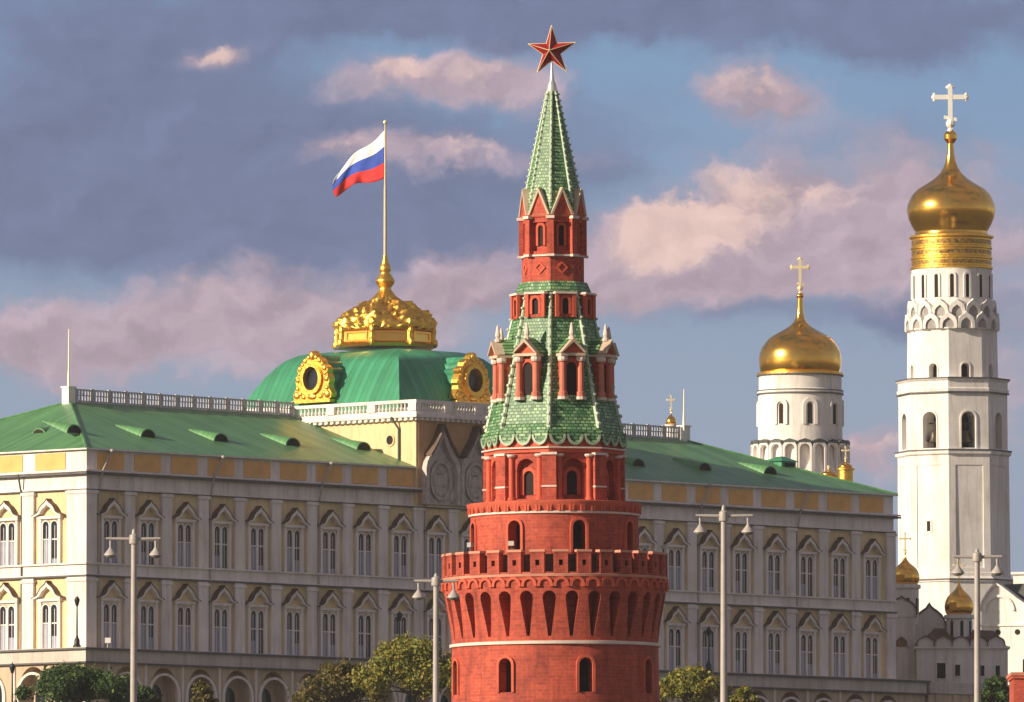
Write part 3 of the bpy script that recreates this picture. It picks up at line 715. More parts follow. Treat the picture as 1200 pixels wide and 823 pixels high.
for u, ztop in ((AE - .2, phx(79, 386, AE, BE)), (L - AE + .2, phx(814, 456, L - AE, BE))):
    p = MB().box(u - .5, u + .5, BE - .5, BE + .5, zr - .4, zr + 1.45).box(u - .6, u + .6, BE - .6, BE + .6, zr + 1.452, zr + 1.62).build('ridge_post', WHITE, pal)
    MB().tube((u, BE, zr + 1.6), (u, BE, zr + 3.2), .16, .1).tube((u, BE, zr + 3.1), (u, BE, ztop), .08, .04).build('rod', PALEGOLD, p)
# eyebrow vents
def vent():
    w0 = 5.2; z0 = ze + rs * (w0 + ov); mb = MB(); n = 10; r = 1.15; ln = 3.9
    fr_ = [mb.b.verts.new((r * math.cos(math.pi * i / n), w0, z0 - .1 + r * .85 * math.sin(math.pi * i / n))) for i in range(n + 1)]
    bk = [mb.b.verts.new((-.9 + r * .15 * math.cos(math.pi * i / n), w0 + ln, z0 + rs * ln + .02 + .15 * math.sin(math.pi * i / n))) for i in range(n + 1)]
    for i in range(n): mb.face([fr_[i], fr_[i + 1], bk[i + 1], bk[i]])
    mb.face(fr_)
    v = mb.build('roof_vent', ROOF, roof, True)
    pts = [(.9 * math.cos(math.pi * i / n), .74 * math.sin(math.pi * i / n)) for i in range(n + 1)]
    MB().ext(pts, Vector((0, w0 - .01, z0)), X, Z, -Yv * .03).build('louvre', DARK, v)
    return v
v0 = vent(); v0.location.x = U0 + BAY * 2
for k in (0, 4, 6, 8, 14, 16, 18, 20): dup(v0, roof, location=(U0 + BAY * k, 0, 0))
dup(v0, roof, location=(0, 12.5, 0), rotation_euler=(0, 0, -math.pi / 2)); dup(v0, roof, location=(0, 24, 0), rotation_euler=(0, 0, -math.pi / 2))
hu, hw = 119.0, 10.0; h0, h1 = phx(916, 566, hu, hw), phx(916, 541.5, hu, hw)
t0 = MB().box(hu - 1.2, hu + 1.2, hw - 1.2, hw + 1.2, h0 - 1, h1).build('roof_hatch', MANSARD, pal)
MB().hexa([(hu - 1.5, hw - 1.5, h1 + .002), (hu + 1.5, hw - 1.5, h1 + .002), (hu + 1.5, hw + 1.5, h1 + .002), (hu - 1.5, hw + 1.5, h1 + .002), (hu - .3, hw - .3, h1 + .6), (hu + .3, hw - .3, h1 + .6), (hu + .3, hw + .3, h1 + .6), (hu - .3, hw + .3, h1 + .6)]).build('hatch_roof', MANSARD, t0)
MB().box(hu - .7, hu + .9, hw - 1.24, hw - 1.203, h0 + .4, h1 - .2).build('hatch_louvre', DARK, t0)
# drainpipes
for k in (0, 3, 6, 9, 14, 17, 20):
    u = U0 + BAY * k - BAY / 2 + 1.0
    if k == 0: u = 1.5
    mb = MB().tube((u, -.30, ph(762)), (u, -.30, ph(572.9) - .1), .1, .1, 8).tube((u, -.42, ph(572.6)), (u, -.82, ph(553)), .1, .1, 8).tube((u, -.86, ph(552)), (u + 1.5, -.7, ph(528)), .11, .11, 8)
    mb.ball((u + 1.5, -.72, ph(527.5)), .28, (1, 1, .8)); mb.build('drainpipe', STEEL, pal, True)
for w in (W0 + WBAY * .5 + .95, W0 + WBAY * 2.5 + .9):
    MB().tube((-.3, w, ph(762)), (-.3, w, ph(572.9)), .1, .1, 8).tube((-.42, w, ph(572.6)), (-.82, w, ph(553)), .1, .1, 8).build('drainpipe', GREYROOF, pal, True)
# domed centre
PU0, PU1 = 48.9, 77.5; PC = ((PU0 + PU1) / 2, DP / 2)
zb1, zb0 = phx(483, 468.5, PU0, 0), phx(483, 486, PU0, 0)
MB().box(PU0, PU1, -.5, DP + .5, ph(571), zb0 - .6).build('pavilion_wall', OCHRE, pal)
mb = MB().box(PU0 - .35, PU1 + .35, -.85, DP + .85, zb0 - .62, zb0 - .3).box(PU0 - .75, PU1 + .75, -1.25, DP + 1.25, zb0 - .297, zb0)
n = 44
for i in range(n): mb.box(PU0 - .62, PU0 - .352, -.8 + (DP + 1.6) * (i + .2) / n, -.8 + (DP + 1.6) * (i + .75) / n, zb0 - .58, zb0 - .3)
for i in range(36): mb.box(PU0 + 28.6 * (i + .2) / 36, PU0 + 28.6 * (i + .75) / 36, -1.1, -.852, zb0 - .58, zb0 - .3)
mb.build('pavilion_cornice', TRIM, pal)
zq = phx(457, 516, PU0, 3.3); oc = [(.5 * math.cos(2 * math.pi * i / 20), .5 * math.sin(2 * math.pi * i / 20)) for i in range(21)]
oq = MB().band([(x * 1.35, y * 1.35) for x, y in oc], oc, Vector((PU0 + .02, 3.3, zq)), -Yv, Z, -X * .15).build('oculus', OCHRE, pal)
MB().ext(oc[:-1], Vector((PU0, 3.3, zq)), -Yv, Z, -X * .04).build('pane', DARK, oq)
MB().tube((PU0 - .2, 1.9, ph(530)), (PU0 - .2, 1.9, zb0 - 1.4), .11, .11, 8).tube((PU0 - .2, 1.9, zb0 - 1.45), (PU0 - .85, 2.4, zb0 - .2), .11, .11, 8).build('drainpipe', GREYROOF, pal, True)
mb = MB(); hb = zb1 - zb0
x0, x1, y0, y1 = PU0 - .4, PU1 + .4, -.9, DP + .9
for (a_, b_, c_, d_) in ((x0, x1, y0, y0 + .5), (x0, x1, y1 - .5, y1), (x0, x0 + .5, y0 + .502, y1 - .502), (x1 - .5, x1, y0 + .502, y1 - .502)):
    mb.box(a_, b_, c_, d_, zb0 + .002, zb0 + .4); mb.box(a_, b_, c_, d_, zb1 - .35, zb1)
for i in range(7):
    y = y0 + .45 + (y1 - y0 - .9) * i / 6
    for xx in (x0 + .25, x1 - .25): mb.box(xx - .42, xx + .42, y - .55, y + .55, zb0 + .402, zb1 - .352)
for i in range(1, 6):
    x = x0 + .45 + (x1 - x0 - .9) * i / 6
    mb.box(x - .5, x + .5, y0 - .1, y0 + .6, zb0 + .402, zb1 - .352)
bal = mb.build('balustrade', TRIM, pal)
mb = MB()
for i in range(6):
    ya, yb = y0 + .45 + (y1 - y0 - .9) * i / 6 + .6, y0 + .45 + (y1 - y0 - .9) * (i + 1) / 6 - .6
    for j in range(9): yy = ya + (yb - ya) * (j + .5) / 9; mb.lathe([(.11, zb0 + .4), (.2, zb0 + .65), (.09, zb0 + .95), (.13, zb1 - .35)], 6, 0, (x0 + .25, yy))
    xa, xb = x0 + .45 + (x1 - x0 - .9) * i / 6 + .6, x0 + .45 + (x1 - x0 - .9) * (i + 1) / 6 - .6
    for j in range(8): xx = xa + (xb - xa) * (j + .5) / 8; mb.lathe([(.11, zb0 + .4), (.2, zb0 + .65), (.09, zb0 + .95), (.13, zb1 - .35)], 6, 0, (xx, y0 + .25))
mb.build('balusters', TRIM, bal)
# ogee gables on the front of the centre
zg0 = ph(571) + .1
def ogee(w, h):
    r = [(w * x, h * y) for x, y in ((.5, 0), (.5, .46), (.47, .54), (.40, .61), (.31, .68), (.22, .75), (.14, .83), (.07, .91), (0, 1))]
    return r + [(-x, y) for x, y in r[::-1][1:]]
MB().box(PU0 + .3, PU1 - .3, -.62, -.502, ph(571) + .05, zb0 - .64).build('front_panel', plain('brown_stucco', (.52, .31, .15), .85, var=.15), pal)
GH = zb0 - 1.2 - zg0
GREY = plain('grey_relief_stone', (.50, .44, .40), .8, var=.3, scale=1.5, bump=.5, bscale=3)
og = ogee(5.3, GH); oi = [(x * .82, y * .88) for x, y in og]
k0 = MB().band(og, oi, Vector((0, -.48, zg0)), X, Z, -Yv * .95).build('ogee_gable', GREY, pal)
MB().ext(oi, Vector((0, -.48, zg0)), X, Z, -Yv * .32).build('gable_field', GREY, k0)
oc_ = [(x * 1.04, y * 1.03 + .1) for x, y in og[3:-3]]; MB().band(oc_, [(x * 1.004, y * 1.003) for x, y in og[3:-3]], Vector((0, -.48, zg0)), X, Z, -Yv * 1.25).build('gable_cap', CAP, k0)
mo = [(1.65 * math.cos(2 * math.pi * i / 24), 2.15 * math.sin(2 * math.pi * i / 24)) for i in range(25)]; mi = [(x * .84, y * .86) for x, y in mo]
md_ = MB().band(mo, mi, Vector((0, -.79, zg0 + 2.6)), X, Z, -Yv * .3).build('medallion', GREY, k0)
k0.location.x = U0 + BAY * 9
mb = MB()
mb.ball((0, -.84, zg0 + 2.4), .55, (1, .5, 1.6)); mb.ball((-.25, -.86, zg0 + 3.5), .28, (1, .6, 1)); mb.ball((.25, -.86, zg0 + 3.5), .28, (1, .6, 1)); mb.ball((0, -.84, zg0 + 1.2), .4, (.7, .5, 1))
for q in (-1, 1): mb.ball((q * .8, -.84, zg0 + 2.7), .36, (1, .5, 2.2)); mb.ball((q * .45, -.84, zg0 + 1.5), .24, (1, .5, 1.8)); mb.ball((q * 1.9, -.82, zg0 + .9), .5, (.7, .5, 1.5))
mb.build('relief', MATS['grey_relief_stone'], k0)
for k in range(10, 14): dup(k0, pal, location=(U0 + BAY * k, 0, 0))
# mansard
MA, MBi = 4.0, 5.83
ztop = phx(469, 407, 58, 11)
mb = MB(); rows = []
for ins, t in ((-1.1, 0), (-.1, .24), (.9, .46), (1.9, .66), (2.75, .80), (3.6, .90), (4.5, .96), (5.5, .99), (6.6, 1.0)):
    z = zb0 - .1 + (ztop - zb0 + .1) * t
    a_, b_, c_, d_ = PU0 + MA + ins, PU1 - MA - ins, MBi + ins, DP - MBi - ins
    rows.append([mb.b.verts.new(p) for p in ((a_, c_, z), (b_, c_, z), (b_, d_, z), (a_, d_, z))])
for p, q in zip(rows, rows[1:]):
    for i in range(4): mb.face([p[i], p[(i + 1) % 4], q[(i + 1) % 4], q[i]])
mb.face(rows[-1]); mb.face(rows[0][::-1])
man = mb.build('mansard_roof', MANSARD, pal, True, 40)
# gilded dormers with a round window in a carved cartouche
def gilded_dormer():
    mb = MB()
    half = [(0, 3.05), (.35, 2.75), (.55, 2.35), (1.1, 2.25), (1.45, 1.9), (1.55, 1.5), (2.05, 1.35), (2.3, .95), (2.15, .5), (2.5, .15), (2.55, -.4), (2.3, -.8), (2.6, -1.2), (2.9, -1.7), (2.75, -2.3)]
    poly = [(-x, y) for x, y in half[::-1]] + half[1:]
    poly = [(x, y) for x, y in poly] + [(0, -2.3)]
    def ray(a):
        """distance to the outline in direction a, so that rim and opening share their spokes"""
        d = Vector((math.cos(a), math.sin(a))); best = 2.3
        for (p, q) in zip(poly, poly[1:] + poly[:1]):
            ex, ey = q[0] - p[0], q[1] - p[1]; den = d.x * ey - d.y * ex
            if abs(den) < 1e-9: continue
            t = (p[0] * ey - p[1] * ex) / den; u = (p[0] * d.y - p[1] * d.x) / den
            if t > 0 and -1e-6 <= u <= 1 + 1e-6: best = t
        return best
    out = [(ray(2 * math.pi * i / 48) * math.cos(2 * math.pi * i / 48), ray(2 * math.pi * i / 48) * math.sin(2 * math.pi * i / 48)) for i in range(48)]
    inn = [(1.15 * math.cos(2 * math.pi * i / 48), 1.3 * math.sin(2 * math.pi * i / 48)) for i in range(48)]
    mb.band(out + out[:1], inn + inn[:1], Vector((0, 0, 0)), X, Z, -Yv * .9)
    d = mb.build('gilded_dormer', GOLDR, pal)
    mb = MB()
    r2 = [(1.6 * math.cos(2 * math.pi * i / 32), 1.75 * math.sin(2 * math.pi * i / 32)) for i in range(33)]; r1_ = [(x * .72, y * .74) for x, y in r2]
    mb.band(r2, r1_, Vector((0, -.88, 0)), X, Z, -Yv * .35)
    for s in (-1, 1):
        for (x, z, q) in ((2.3, -1.75, .42), (2.15, -.1, .30), (1.85, 1.1, .30), (1.1, 1.95, .26), (1.3, -1.95, .28), (2.2, -1.05, .26), (1.95, .55, .22), (2.3, .1, .2), (1.5, 1.55, .2), (.55, 2.3, .22), (1.8, -1.6, .25)): mb.ball((s * x, -.95, z), q, (1, .6, 1))
    mb.ball((0, -.95, 2.5), .5, (.8, .6, 1)); mb.ball((0, -.95, -1.95), .45, (1.4, .6, .8)); mb.box(-2.8, 2.8, -1.1, 0, -2.62, -2.3)
    mb.build('carving', GOLDR, d, True)
    MB().ext(r1_[:-1], Vector((0, -.5, 0)), X, Z, -Yv * .05).build('round_window', GLASS, d)
    ol = [(x * .86, y * .86) for x, y in out]
    MB().ext(ol, Vector((0, 0.0, 0)), X, Z, Yv * 4.2).build('dormer_body', MANSARD, d)
    return d
gd = gilded_dormer(); zd = phx(556, 446, PC[0], 6)
dup(gd, pal, location=(PU0 + MA + .25, PC[1] + .4, phx(373, 444, PU0 + MA, PC[1])), rotation_euler=(0, 0, -math.pi / 2))
gd.location = (PC[0] + .6, MBi + .25, zd)
# gilded crown of the roof
SC = pal_w(*PC, 0).y / F * 1.0
def cz(py): return phx(457, py, *PC)
from mathutils import noise as mnoise
ph0 = R(22.5) - TH + R(8)
cr = MB().lathe([(r * SC, cz(y)) for r, y in ((61, 409), (62, 405), (59, 402.5), (58, 391), (60, 389.5), (60.5, 386.5), (54, 382), (40, 378))], 8, ph0, PC).build('gilded_crown', GOLD, pal)
up_ = ((59.5, 386.5), (59.5, 383.5), (58, 379), (54.5, 374), (49.5, 369.5), (42.5, 364.5), (33.5, 359.5), (24.5, 355.5), (17, 351), (11.5, 345.5), (7.5, 340), (7, 337), (10.5, 333), (11.5, 329), (9, 325), (5.5, 320), (7, 316), (6.5, 313), (4.5, 309), (3, 303), (2.4, 298))
pr = []
for (r0_, y0_), (r1__, y1_) in zip(up_, up_[1:]):
    for i in range(3): pr.append((r0_ + (r1__ - r0_) * i / 3, y0_ + (y1_ - y0_) * i / 3))
mb = MB().lathe([(r * SC, cz(y)) for r, y in pr], 112, ph0, PC)
for v in mb.b.verts:                                     # carved leaves and scrolls
    d = Vector((v.co.x - PC[0], v.co.y - PC[1], 0)); q = d.length / SC
    if q < 13: continue
    a = math.atan2(d.x, -d.y) - ph0; rib_ = abs(math.cos(a * 4)) ** 6
    leaf_ = .5 + .5 * math.cos(a * 24) * math.cos(v.co.z * 5.2)
    nz = mnoise.noise(v.co * 1.7) * .8 + mnoise.noise(v.co * 3.9) * .5
    k = min(1, (q - 13) / 12)
    v.co += (d.normalized() * .8 + Z * .5) * k * (.50 * rib_ + .38 * leaf_ + .55 * nz - .45)
mb.build('crown_canopy', GOLDR, cr, True, 60)
for k in range(8):
    mb = MB()
    a = ph0 + k * math.pi / 4
    for r, y, s in ((60.5, 404, .34), (59, 390, .32), (58, 381, .42)): mb.ball((PC[0] + r * SC * math.sin(a), PC[1] - r * SC * math.cos(a), cz(y)), s, (1, 1, 1.5), 8, 6)
    mb.tube((PC[0] + 58.6 * SC * math.sin(a), PC[1] - 58.6 * SC * math.cos(a), cz(404)), (PC[0] + 58.2 * SC * math.sin(a), PC[1] - 58.2 * SC * math.cos(a), cz(382)), .3, .3, 8)
    mb.build('crown_post', GOLDR, cr, True)
for k in range(8):
    a = ph0 + (k + .5) * math.pi / 4; ux, nn = Vector((math.cos(a), math.sin(a), 0)), Vector((math.sin(a), -math.cos(a), 0))
    MB().band([(-1.5, -.55), (1.5, -.55), (1.5, .55), (-1.5, .55), (-1.5, -.55)], [(-1.25, -.35), (1.25, -.35), (1.25, .35), (-1.25, .35), (-1.25, -.35)], Vector((*PC, cz(397))) + nn * (58.2 * SC * math.cos(math.pi / 8)), ux, Z, nn * .14).build('crown_panel', GOLD, cr)

# ------------------------------------------------------------------ flag on its pole
fb_ = pal_w(*PC, cz(299))
flag = empty('flagpole', fb_, 'white pole flying a white, blue and red flag above the gilded roof crown', 'flagpole')
yp = fb_.y; zp = lambda py: at(454, py, yp).z - fb_.z
MB().tube((0, 0, -.1), (0, 0, zp(220)), .19, .16, 12).tube((0, 0, zp(220)), (0, 0, zp(146)), .13, .09, 12).build('pole', plain('pole_paint', (.60, .49, .34), .4), flag, True)
MB().ball((0, 0, zp(143.5)), .26).build('pole_finial', PALEGOLD, flag, True)
mb = MB(); NS, NTt = 30, 18; grid = []
for i in range(NS + 1):
    s = i / NS; row = []
    for j in range(NTt + 1):
        t = j / NTt
        top = 153 + 50 * s ** 1.15 + 3.5 * math.sin(s * 7); bot = 209 + 17 * s - 3 * math.sin(s * math.pi) + 2.2 * math.sin(s * 8)
        py = top + (bot - top) * t
        fold = .75 * math.sin(s * 10 + t * 4.5) * s ** .6 + .35 * math.sin(s * 17 - t * 6) * s
        row.append(mb.b.verts.new((-.1 - 58 * s * SC - 3.5 * SC * s * math.sin(t * math.pi) * 1.0, fold * .8 + 3.4 * s, zp(py))))
    grid.append(row)
for i in range(NS):
    for j in range(NTt): mb.face([grid[i][j], grid[i + 1][j], grid[i + 1][j + 1], grid[i][j + 1]], 0 if j < 6 else 1 if j < 12 else 2)
fo = mb.build('flag', [plain('white_cloth', (.80, .80, .80), .8, var=.03), plain('blue_cloth', (.03, .075, .40), .8, var=.05), plain('red_cloth', (.62, .03, .03), .8, var=.05)], flag, True, 180)
sm = fo.modifiers.new('cloth', 'SOLIDIFY'); sm.thickness = .03

# ------------------------------------------------------------------ onion-domed churches
def onion(name, root, cx, cy, zb, r, h, mat, bell=1.0):
    p = [(.84, 0), (.90, .04), (.97, .12), (1.0, .22), (.99, .32), (.93, .43), (.80, .54), (.62, .63), (.42, .71), (.27, .78), (.17, .85), (.11, .91), (.08, .96), (.07, 1.0)]
    return MB().lathe([(r * a, zb + h * b) for a, b in p], 48, 0, (cx, cy)).build(name, mat, root, True, 50)
def cross(name, root, cx, cy, zb, h, span, mat, th):
    mb = MB().tube((cx, cy, zb), (cx, cy, zb + h * .06), th * .8, th * .6, 10)
    mb.box(cx - th / 2, cx + th / 2, cy - th / 2, cy + th / 2, zb, zb + h * .95)
    za = zb + h * .72; mb.box(cx - span / 2, cx + span / 2, cy - th * .45, cy + th * .45, za - th * .55, za + th * .55)
    mb.hexa([Vector((cx + sx * span * .2, cy + sy * th * .4, zb + h * .27 + sz * th * .4 - sx * span * .04)) for sx, sy, sz in ((-1, -1, -1), (1, -1, -1), (1, 1, -1), (-1, 1, -1), (-1, -1, 1), (1, -1, 1), (1, 1, 1), (-1, 1, 1))])
    for x, z in ((cx - span / 2, za), (cx + span / 2, za), (cx, zb + h * .95)):
        mb.ball((x, cy, z), th * .62, (1, .8, 1), 8, 6)
        for q in (-1, 1):
            o = (0, th * .7 * q) if x != cx else (th * .7 * q, 0)
            mb.ball((x * .985 + cx * .015 + o[0], cy, z - (th * .2 if x == cx else 0) + o[1]), th * .36, (1, .8, 1), 8, 6)
    mb.ball((cx, cy, zb + h * .16), th * 1.1)
    return mb.build(name, mat, root)
# tall bell tower
YB = 1430.0; BX = 1120
bx = at(BX, 700, YB); SB = at(BX + 1, 500, YB).x - at(BX, 500, YB).x
bell = empty('bell_tower', (bx.x, YB, GP), 'tall tapering white bell tower with a gilded onion dome, at the right behind the palace', 'bell tower')
bell.rotation_euler = (0, -.006, 0)
bz = lambda py: at(BX, py, YB).z - GP
PB = R(-7); FB = [PB + R(22.5 + 45 * k) for k in range(8)]; VB = [PB + R(45 * k) for k in range(8)]
mb = MB().lathe([(70 * SB, -2), (69 * SB, bz(684)), (66 * SB, bz(682)), (65.4 * SB, bz(536))], 8, PB)
low = mb.build('lower_tier', WHITE, bell); cut = MB()
for a in FB:
    ux, n = fr(a); cut.ext([(-17 * SB, 0), (17 * SB, 0), (17 * SB, 120 * SB), (-17 * SB, 120 * SB)], n * (66 * SB * C8 - .14) + Z * bz(668), ux, Z, n * 2)
carve(low, cut)
for a in (FB[7], FB[3]):
    ux, n = fr(a)
    f = MB().band([(-.45, -.2), (.45, -.2), (.45, 1.5), (-.45, 1.5), (-.45, -.2)], [(-.25, 0), (.25, 0), (.25, 1.3), (-.25, 1.3), (-.25, 0)], n * (66 * SB * C8 - .17) + ux * (-2 * SB) + Z * bz(625), ux, Z, n * .12).build('slit_window', WHITE, bell)
    MB().ext([(-.25, 0), (.25, 0), (.25, 1.3), (-.25, 1.3)], n * (66 * SB * C8 - .15) + ux * (-2 * SB) + Z * bz(625), ux, Z, n * .03).build('pane', DARK, f)
MB().lathe([(69 * SB, bz(685)), (71 * SB, bz(684)), (71 * SB, bz(681)), (67 * SB, bz(678)), (67 * SB, bz(674)), (65 * SB, bz(673))], 8, PB).build('string_course', WHITE, bell)
MB().lathe([(65 * SB, bz(537)), (68 * SB, bz(535)), (68.5 * SB, bz(531)), (66 * SB, bz(529.5)), (60 * SB, bz(529))], 8, PB).build('belfry_cornice', WHITE, bell)
for rr, ya, yb in ((69, 531.4, 529.6), (67.6, 447.4, 445.6), (66.6, 464, 462.4), (71.6, 682.6, 680.8)):
    MB().lathe([(rr * SB - .5, bz(ya)), (rr * SB, bz(ya)), (rr * SB, bz(yb)), (rr * SB - .5, bz(yb))], 8, PB).build('flashing', FLASH, bell)
tier = MB().lathe([(64 * SB, bz(531)), (64 * SB, bz(462))], 8, PB).build('belfry', WHITE, bell); cut = MB()
for a in FB:
    ux, n = fr(a); cut.ext(arch(17.5 * SB, bz(485.5) - bz(528)), n * (64 * SB * C8 - 3.0) + Z * bz(528), ux, Z, n * 6)
carve(tier, cut)
for a in FB:
    ux, n = fr(a); h = bz(485.5) - bz(528)
    o = MB().band(arch_open(21 * SB, h + .25), arch_open(17.5 * SB, h), n * (64 * SB * C8 - .02) + Z * bz(528), ux, Z, n * .12).build('belfry_arch', WHITE, bell)
    MB().ext(arch(17 * SB, h), n * (64 * SB * C8 - 2.98) + Z * bz(528), ux, Z, n * .05).build('dark_back', DARK, o)
    MB().obox(n * (64 * SB * C8 - 1.0), ux, n, 17.4 * SB, .08, bz(519), bz(518)).build('rail', IRON, o)
MB().lathe([(64 * SB, bz(464)), (65.6 * SB, bz(462)), (66 * SB, bz(459)), (64.5 * SB, bz(457.5)), (64.5 * SB, bz(450)), (67 * SB, bz(448)), (67 * SB, bz(446)), (50 * SB, bz(444.5))], 8, PB).build('upper_cornice', WHITE, bell)
RU = 53.5 * SB
up = MB().lathe([(RU, bz(447)), (RU * .985, bz(388))], 8, PB).build('upper_tier', WHITE, bell); cut = MB()
for a in FB:
    ux, n = fr(a); cut.ext(arch(10.5 * SB, bz(428.5) - bz(446)), n * (RU * C8 - 1.2) + Z * bz(446), ux, Z, n * 3)
carve(up, cut)
for a in FB:
    ux, n = fr(a); h = bz(428.5) - bz(446)
    o = MB().band(arch_open(13 * SB, h + .18), arch_open(10.5 * SB, h), n * (RU * C8 - .02) + Z * bz(446), ux, Z, n * .1).build('window', WHITE, bell)
    MB().ext(arch(10 * SB, h), n * (RU * C8 - 1.18) + Z * bz(446), ux, Z, n * .05).build('pane', DARK, o)
MB().lathe([(RU, bz(389.5)), (RU + .25, bz(388.5)), (RU + .25, bz(387)), (48 * SB, bz(386))], 8, PB).build('tier_moulding', WHITE, bell)
for row_, (zz, rr, off) in enumerate(((388, 54, 0), (373, 51, .5))):
    for k in range(16):
        ux, n = fr(PB + R(22.5 * (k + off))); w = 2 * math.pi * rr * SB / 16
        kp = shell(w * .98, 15 * SB * 1.25); ki = [(x * .66, y * .66) for x, y in kp]
        kk = MB().band(kp, ki, n * ((rr - 3) * SB) + Z * bz(zz), ux, Z, n * (4 * SB)).build('kokoshnik', WHITE, bell)
        MB().ext(ki, n * ((rr - 4) * SB) + Z * bz(zz), ux, Z, n * (2.6 * SB)).build('shell_recess', RECESS, kk)
MB().lathe([(50.5 * SB, bz(388)), (47.6 * SB, bz(357)), (47.6 * SB, bz(354)), (47 * SB, bz(353)), (47 * SB, bz(316))], 48).build('drum', WHITE, bell, True)
for k in range(16):
    ux, n = fr(R(-2 + 22.5 * k)); h = 27 * SB; w = 4.6 * SB
    f = MB().band(arch_open(w + .55, h + .3), arch_open(w, h), n * (47 * SB - .05) + Z * bz(351), ux, Z, n * .16).build('drum_window', WHITE, bell)
    MB().ext(arch(w, h), n * (47 * SB - .06) + Z * bz(351), ux, Z, n * .1).build('pane', DARK, f)
gb = MB().lathe([(47.2 * SB, bz(317)), (48.4 * SB, bz(316)), (48.4 * SB, bz(314)), (46.8 * SB, bz(313)), (46.8 * SB, bz(305.5)), (48 * SB, bz(304.5)), (48 * SB, bz(302.5)), (46.6 * SB, bz(301.5)), (46.6 * SB, bz(293.5)), (48 * SB, bz(292.5)), (48 * SB, bz(290.5)), (46.6 * SB, bz(289.5)), (46.6 * SB, bz(281)), (49.5 * SB, bz(279.5)), (49.5 * SB, bz(277.5)), (45 * SB, bz(276.5))], 48).build('gilded_band', GOLDR, bell, True)
DBAND = plain('gilt_inscription_ground', (.42, .24, .06), .4, .8, var=.85, scale=2.6)
for ya, yb in ((311.5, 307), (299.8, 295), (288, 283)):
    MB().lathe([(46 * SB, bz(ya)), (46.95 * SB, bz(ya)), (46.95 * SB, bz(yb)), (46 * SB, bz(yb))], 48).build('inscription_band', DBAND, gb, True)
dm = MB().lathe([(r * SB, bz(y)) for r, y in ((44, 277), (42.6, 274), (43, 271), (46.7, 264.5), (50.2, 256.5), (52.0, 248), (51.3, 240.5), (48.8, 234.5), (46.2, 229), (39.5, 222), (29.5, 216), (20, 210), (13, 203.5), (8.8, 197), (5.8, 189), (4.5, 181), (3.6, 172), (3.3, 166))], 64).build('dome', GOLD, bell, True, 60)
MB().lathe([(4 * SB, bz(168)), (5.5 * SB, bz(166)), (7.8 * SB, bz(163)), (7.8 * SB, bz(158)), (5.5 * SB, bz(155)), (3 * SB, bz(153))], 20).build('dome_ball', GOLD, bell, True)
cross('dome_cross', bell, 0, 0, bz(154), bz(98.5) - bz(154), 38 * SB, GLAREGOLD, .56)
for (a, lab) in ((FB[6], 'bronze bell hanging in the left arch of the white bell tower'), (FB[7], 'bronze bell hanging in the middle arch of the white bell tower'), (FB[0], 'bronze bell hanging in the shaded right arch of the white bell tower')):
    ux, n = fr(a); p = Vector((bx.x - .006 * bz(500), YB, GP)) + n * (64 * SB * C8 - 1.35); p.z = GP + bz(521)
    if abs(a) > R(30) and a < 0: pass
    b_ = empty('bell', p, lab, 'bell', 'bells in the bell tower')
    MB().lathe([(.82, 0), (.84, .1), (.66, .45), (.55, .9), (.48, 1.3), (.32, 1.5), (0, 1.56)], 24).build('bell_body', BRONZE, b_, True)
    MB().tube((0, 0, 1.5), (0, 0, 2.7), .09).box(-.75, .75, -.1, .1, 2.35, 2.55).build('headstock', IRON, b_)
    MB().tube((0, 0, .9), (0, 0, -.1), .05).ball((0, 0, -.1), .14).build('clapper', IRON, b_)
# cathedral drum with a wide gilded dome
YA = 1385.0; AX = 938; S_ = at(AX + 1, 500, YA).x - at(AX, 500, YA).x
cat = empty('cathedral', (at(AX, 600, YA).x, YA, GP), 'white cathedral drum with a wide gilded dome rising behind the green palace roof', 'cathedral')
az = lambda py: at(AX, py, YA).z - GP
MB().box(-9, 9, -9, 9, 0, az(600)).build('nave', WHITE, cat)
MB().lathe([(59 * S_, az(600)), (58 * S_, az(566)), (57 * S_, az(562)), (52 * S_, az(540)), (49.5 * S_, az(516)), (49.2 * S_, az(463)), (50.5 * S_, az(462)), (50.5 * S_, az(459)), (48.6 * S_, az(457)), (48.6 * S_, az(440))], 64).build('drum', WHITE, cat, True)
for ya, yb in ((463.4, 461.8), (459.4, 458.2), (441.4, 440)):
    MB().lathe([(50 * S_, az(ya)), (51 * S_, az(ya)), (51 * S_, az(yb)), (50 * S_, az(yb))], 64).build('flashing', FLASH, cat)
for k in range(20):
    a = R(18 * k + 4); ux, n = fr(a); w = 2 * math.pi * 55.5 * S_ / 20
    f = MB().band(arch_open(w * .98, az(519) - az(566), 8), arch_open(w * .70, az(523) - az(566), 8), n * (52.2 * S_) + Z * az(566), ux, Z, n * (5.4 * S_)).build('corbel_arch', WHITE, cat)
    MB().ext([(-w * .5, 0), (w * .5, 0), (w * .42, .25), (0, .5), (-w * .42, .25)], n * (50 * S_) + Z * az(521.5), ux, Z, n * (8.0 * S_)).build('arch_roof', GREYROOF, f)
for k in range(8):
    ux, n = fr(R(-28.6 + 40.5 * k)); w, h = 5.2 * S_, 24 * S_
    f = MB().band(arch_open(w + 1.3, h + .75), arch_open(w + .5, h + .3), n * (49.2 * S_ - .05) + Z * az(500), ux, Z, n * .22).build('drum_window', WHITE, cat)
    MB().ext(arch(w, h), n * (49.2 * S_ - .03) + Z * az(499), ux, Z, n * .08).build('pane', DARK, f)
MB().lathe([(48.6 * S_, az(441)), (50.6 * S_, az(440)), (50.6 * S_, az(437.6)), (45 * S_, az(436.5))], 64).build('gilded_cornice', GOLDR, cat, True)
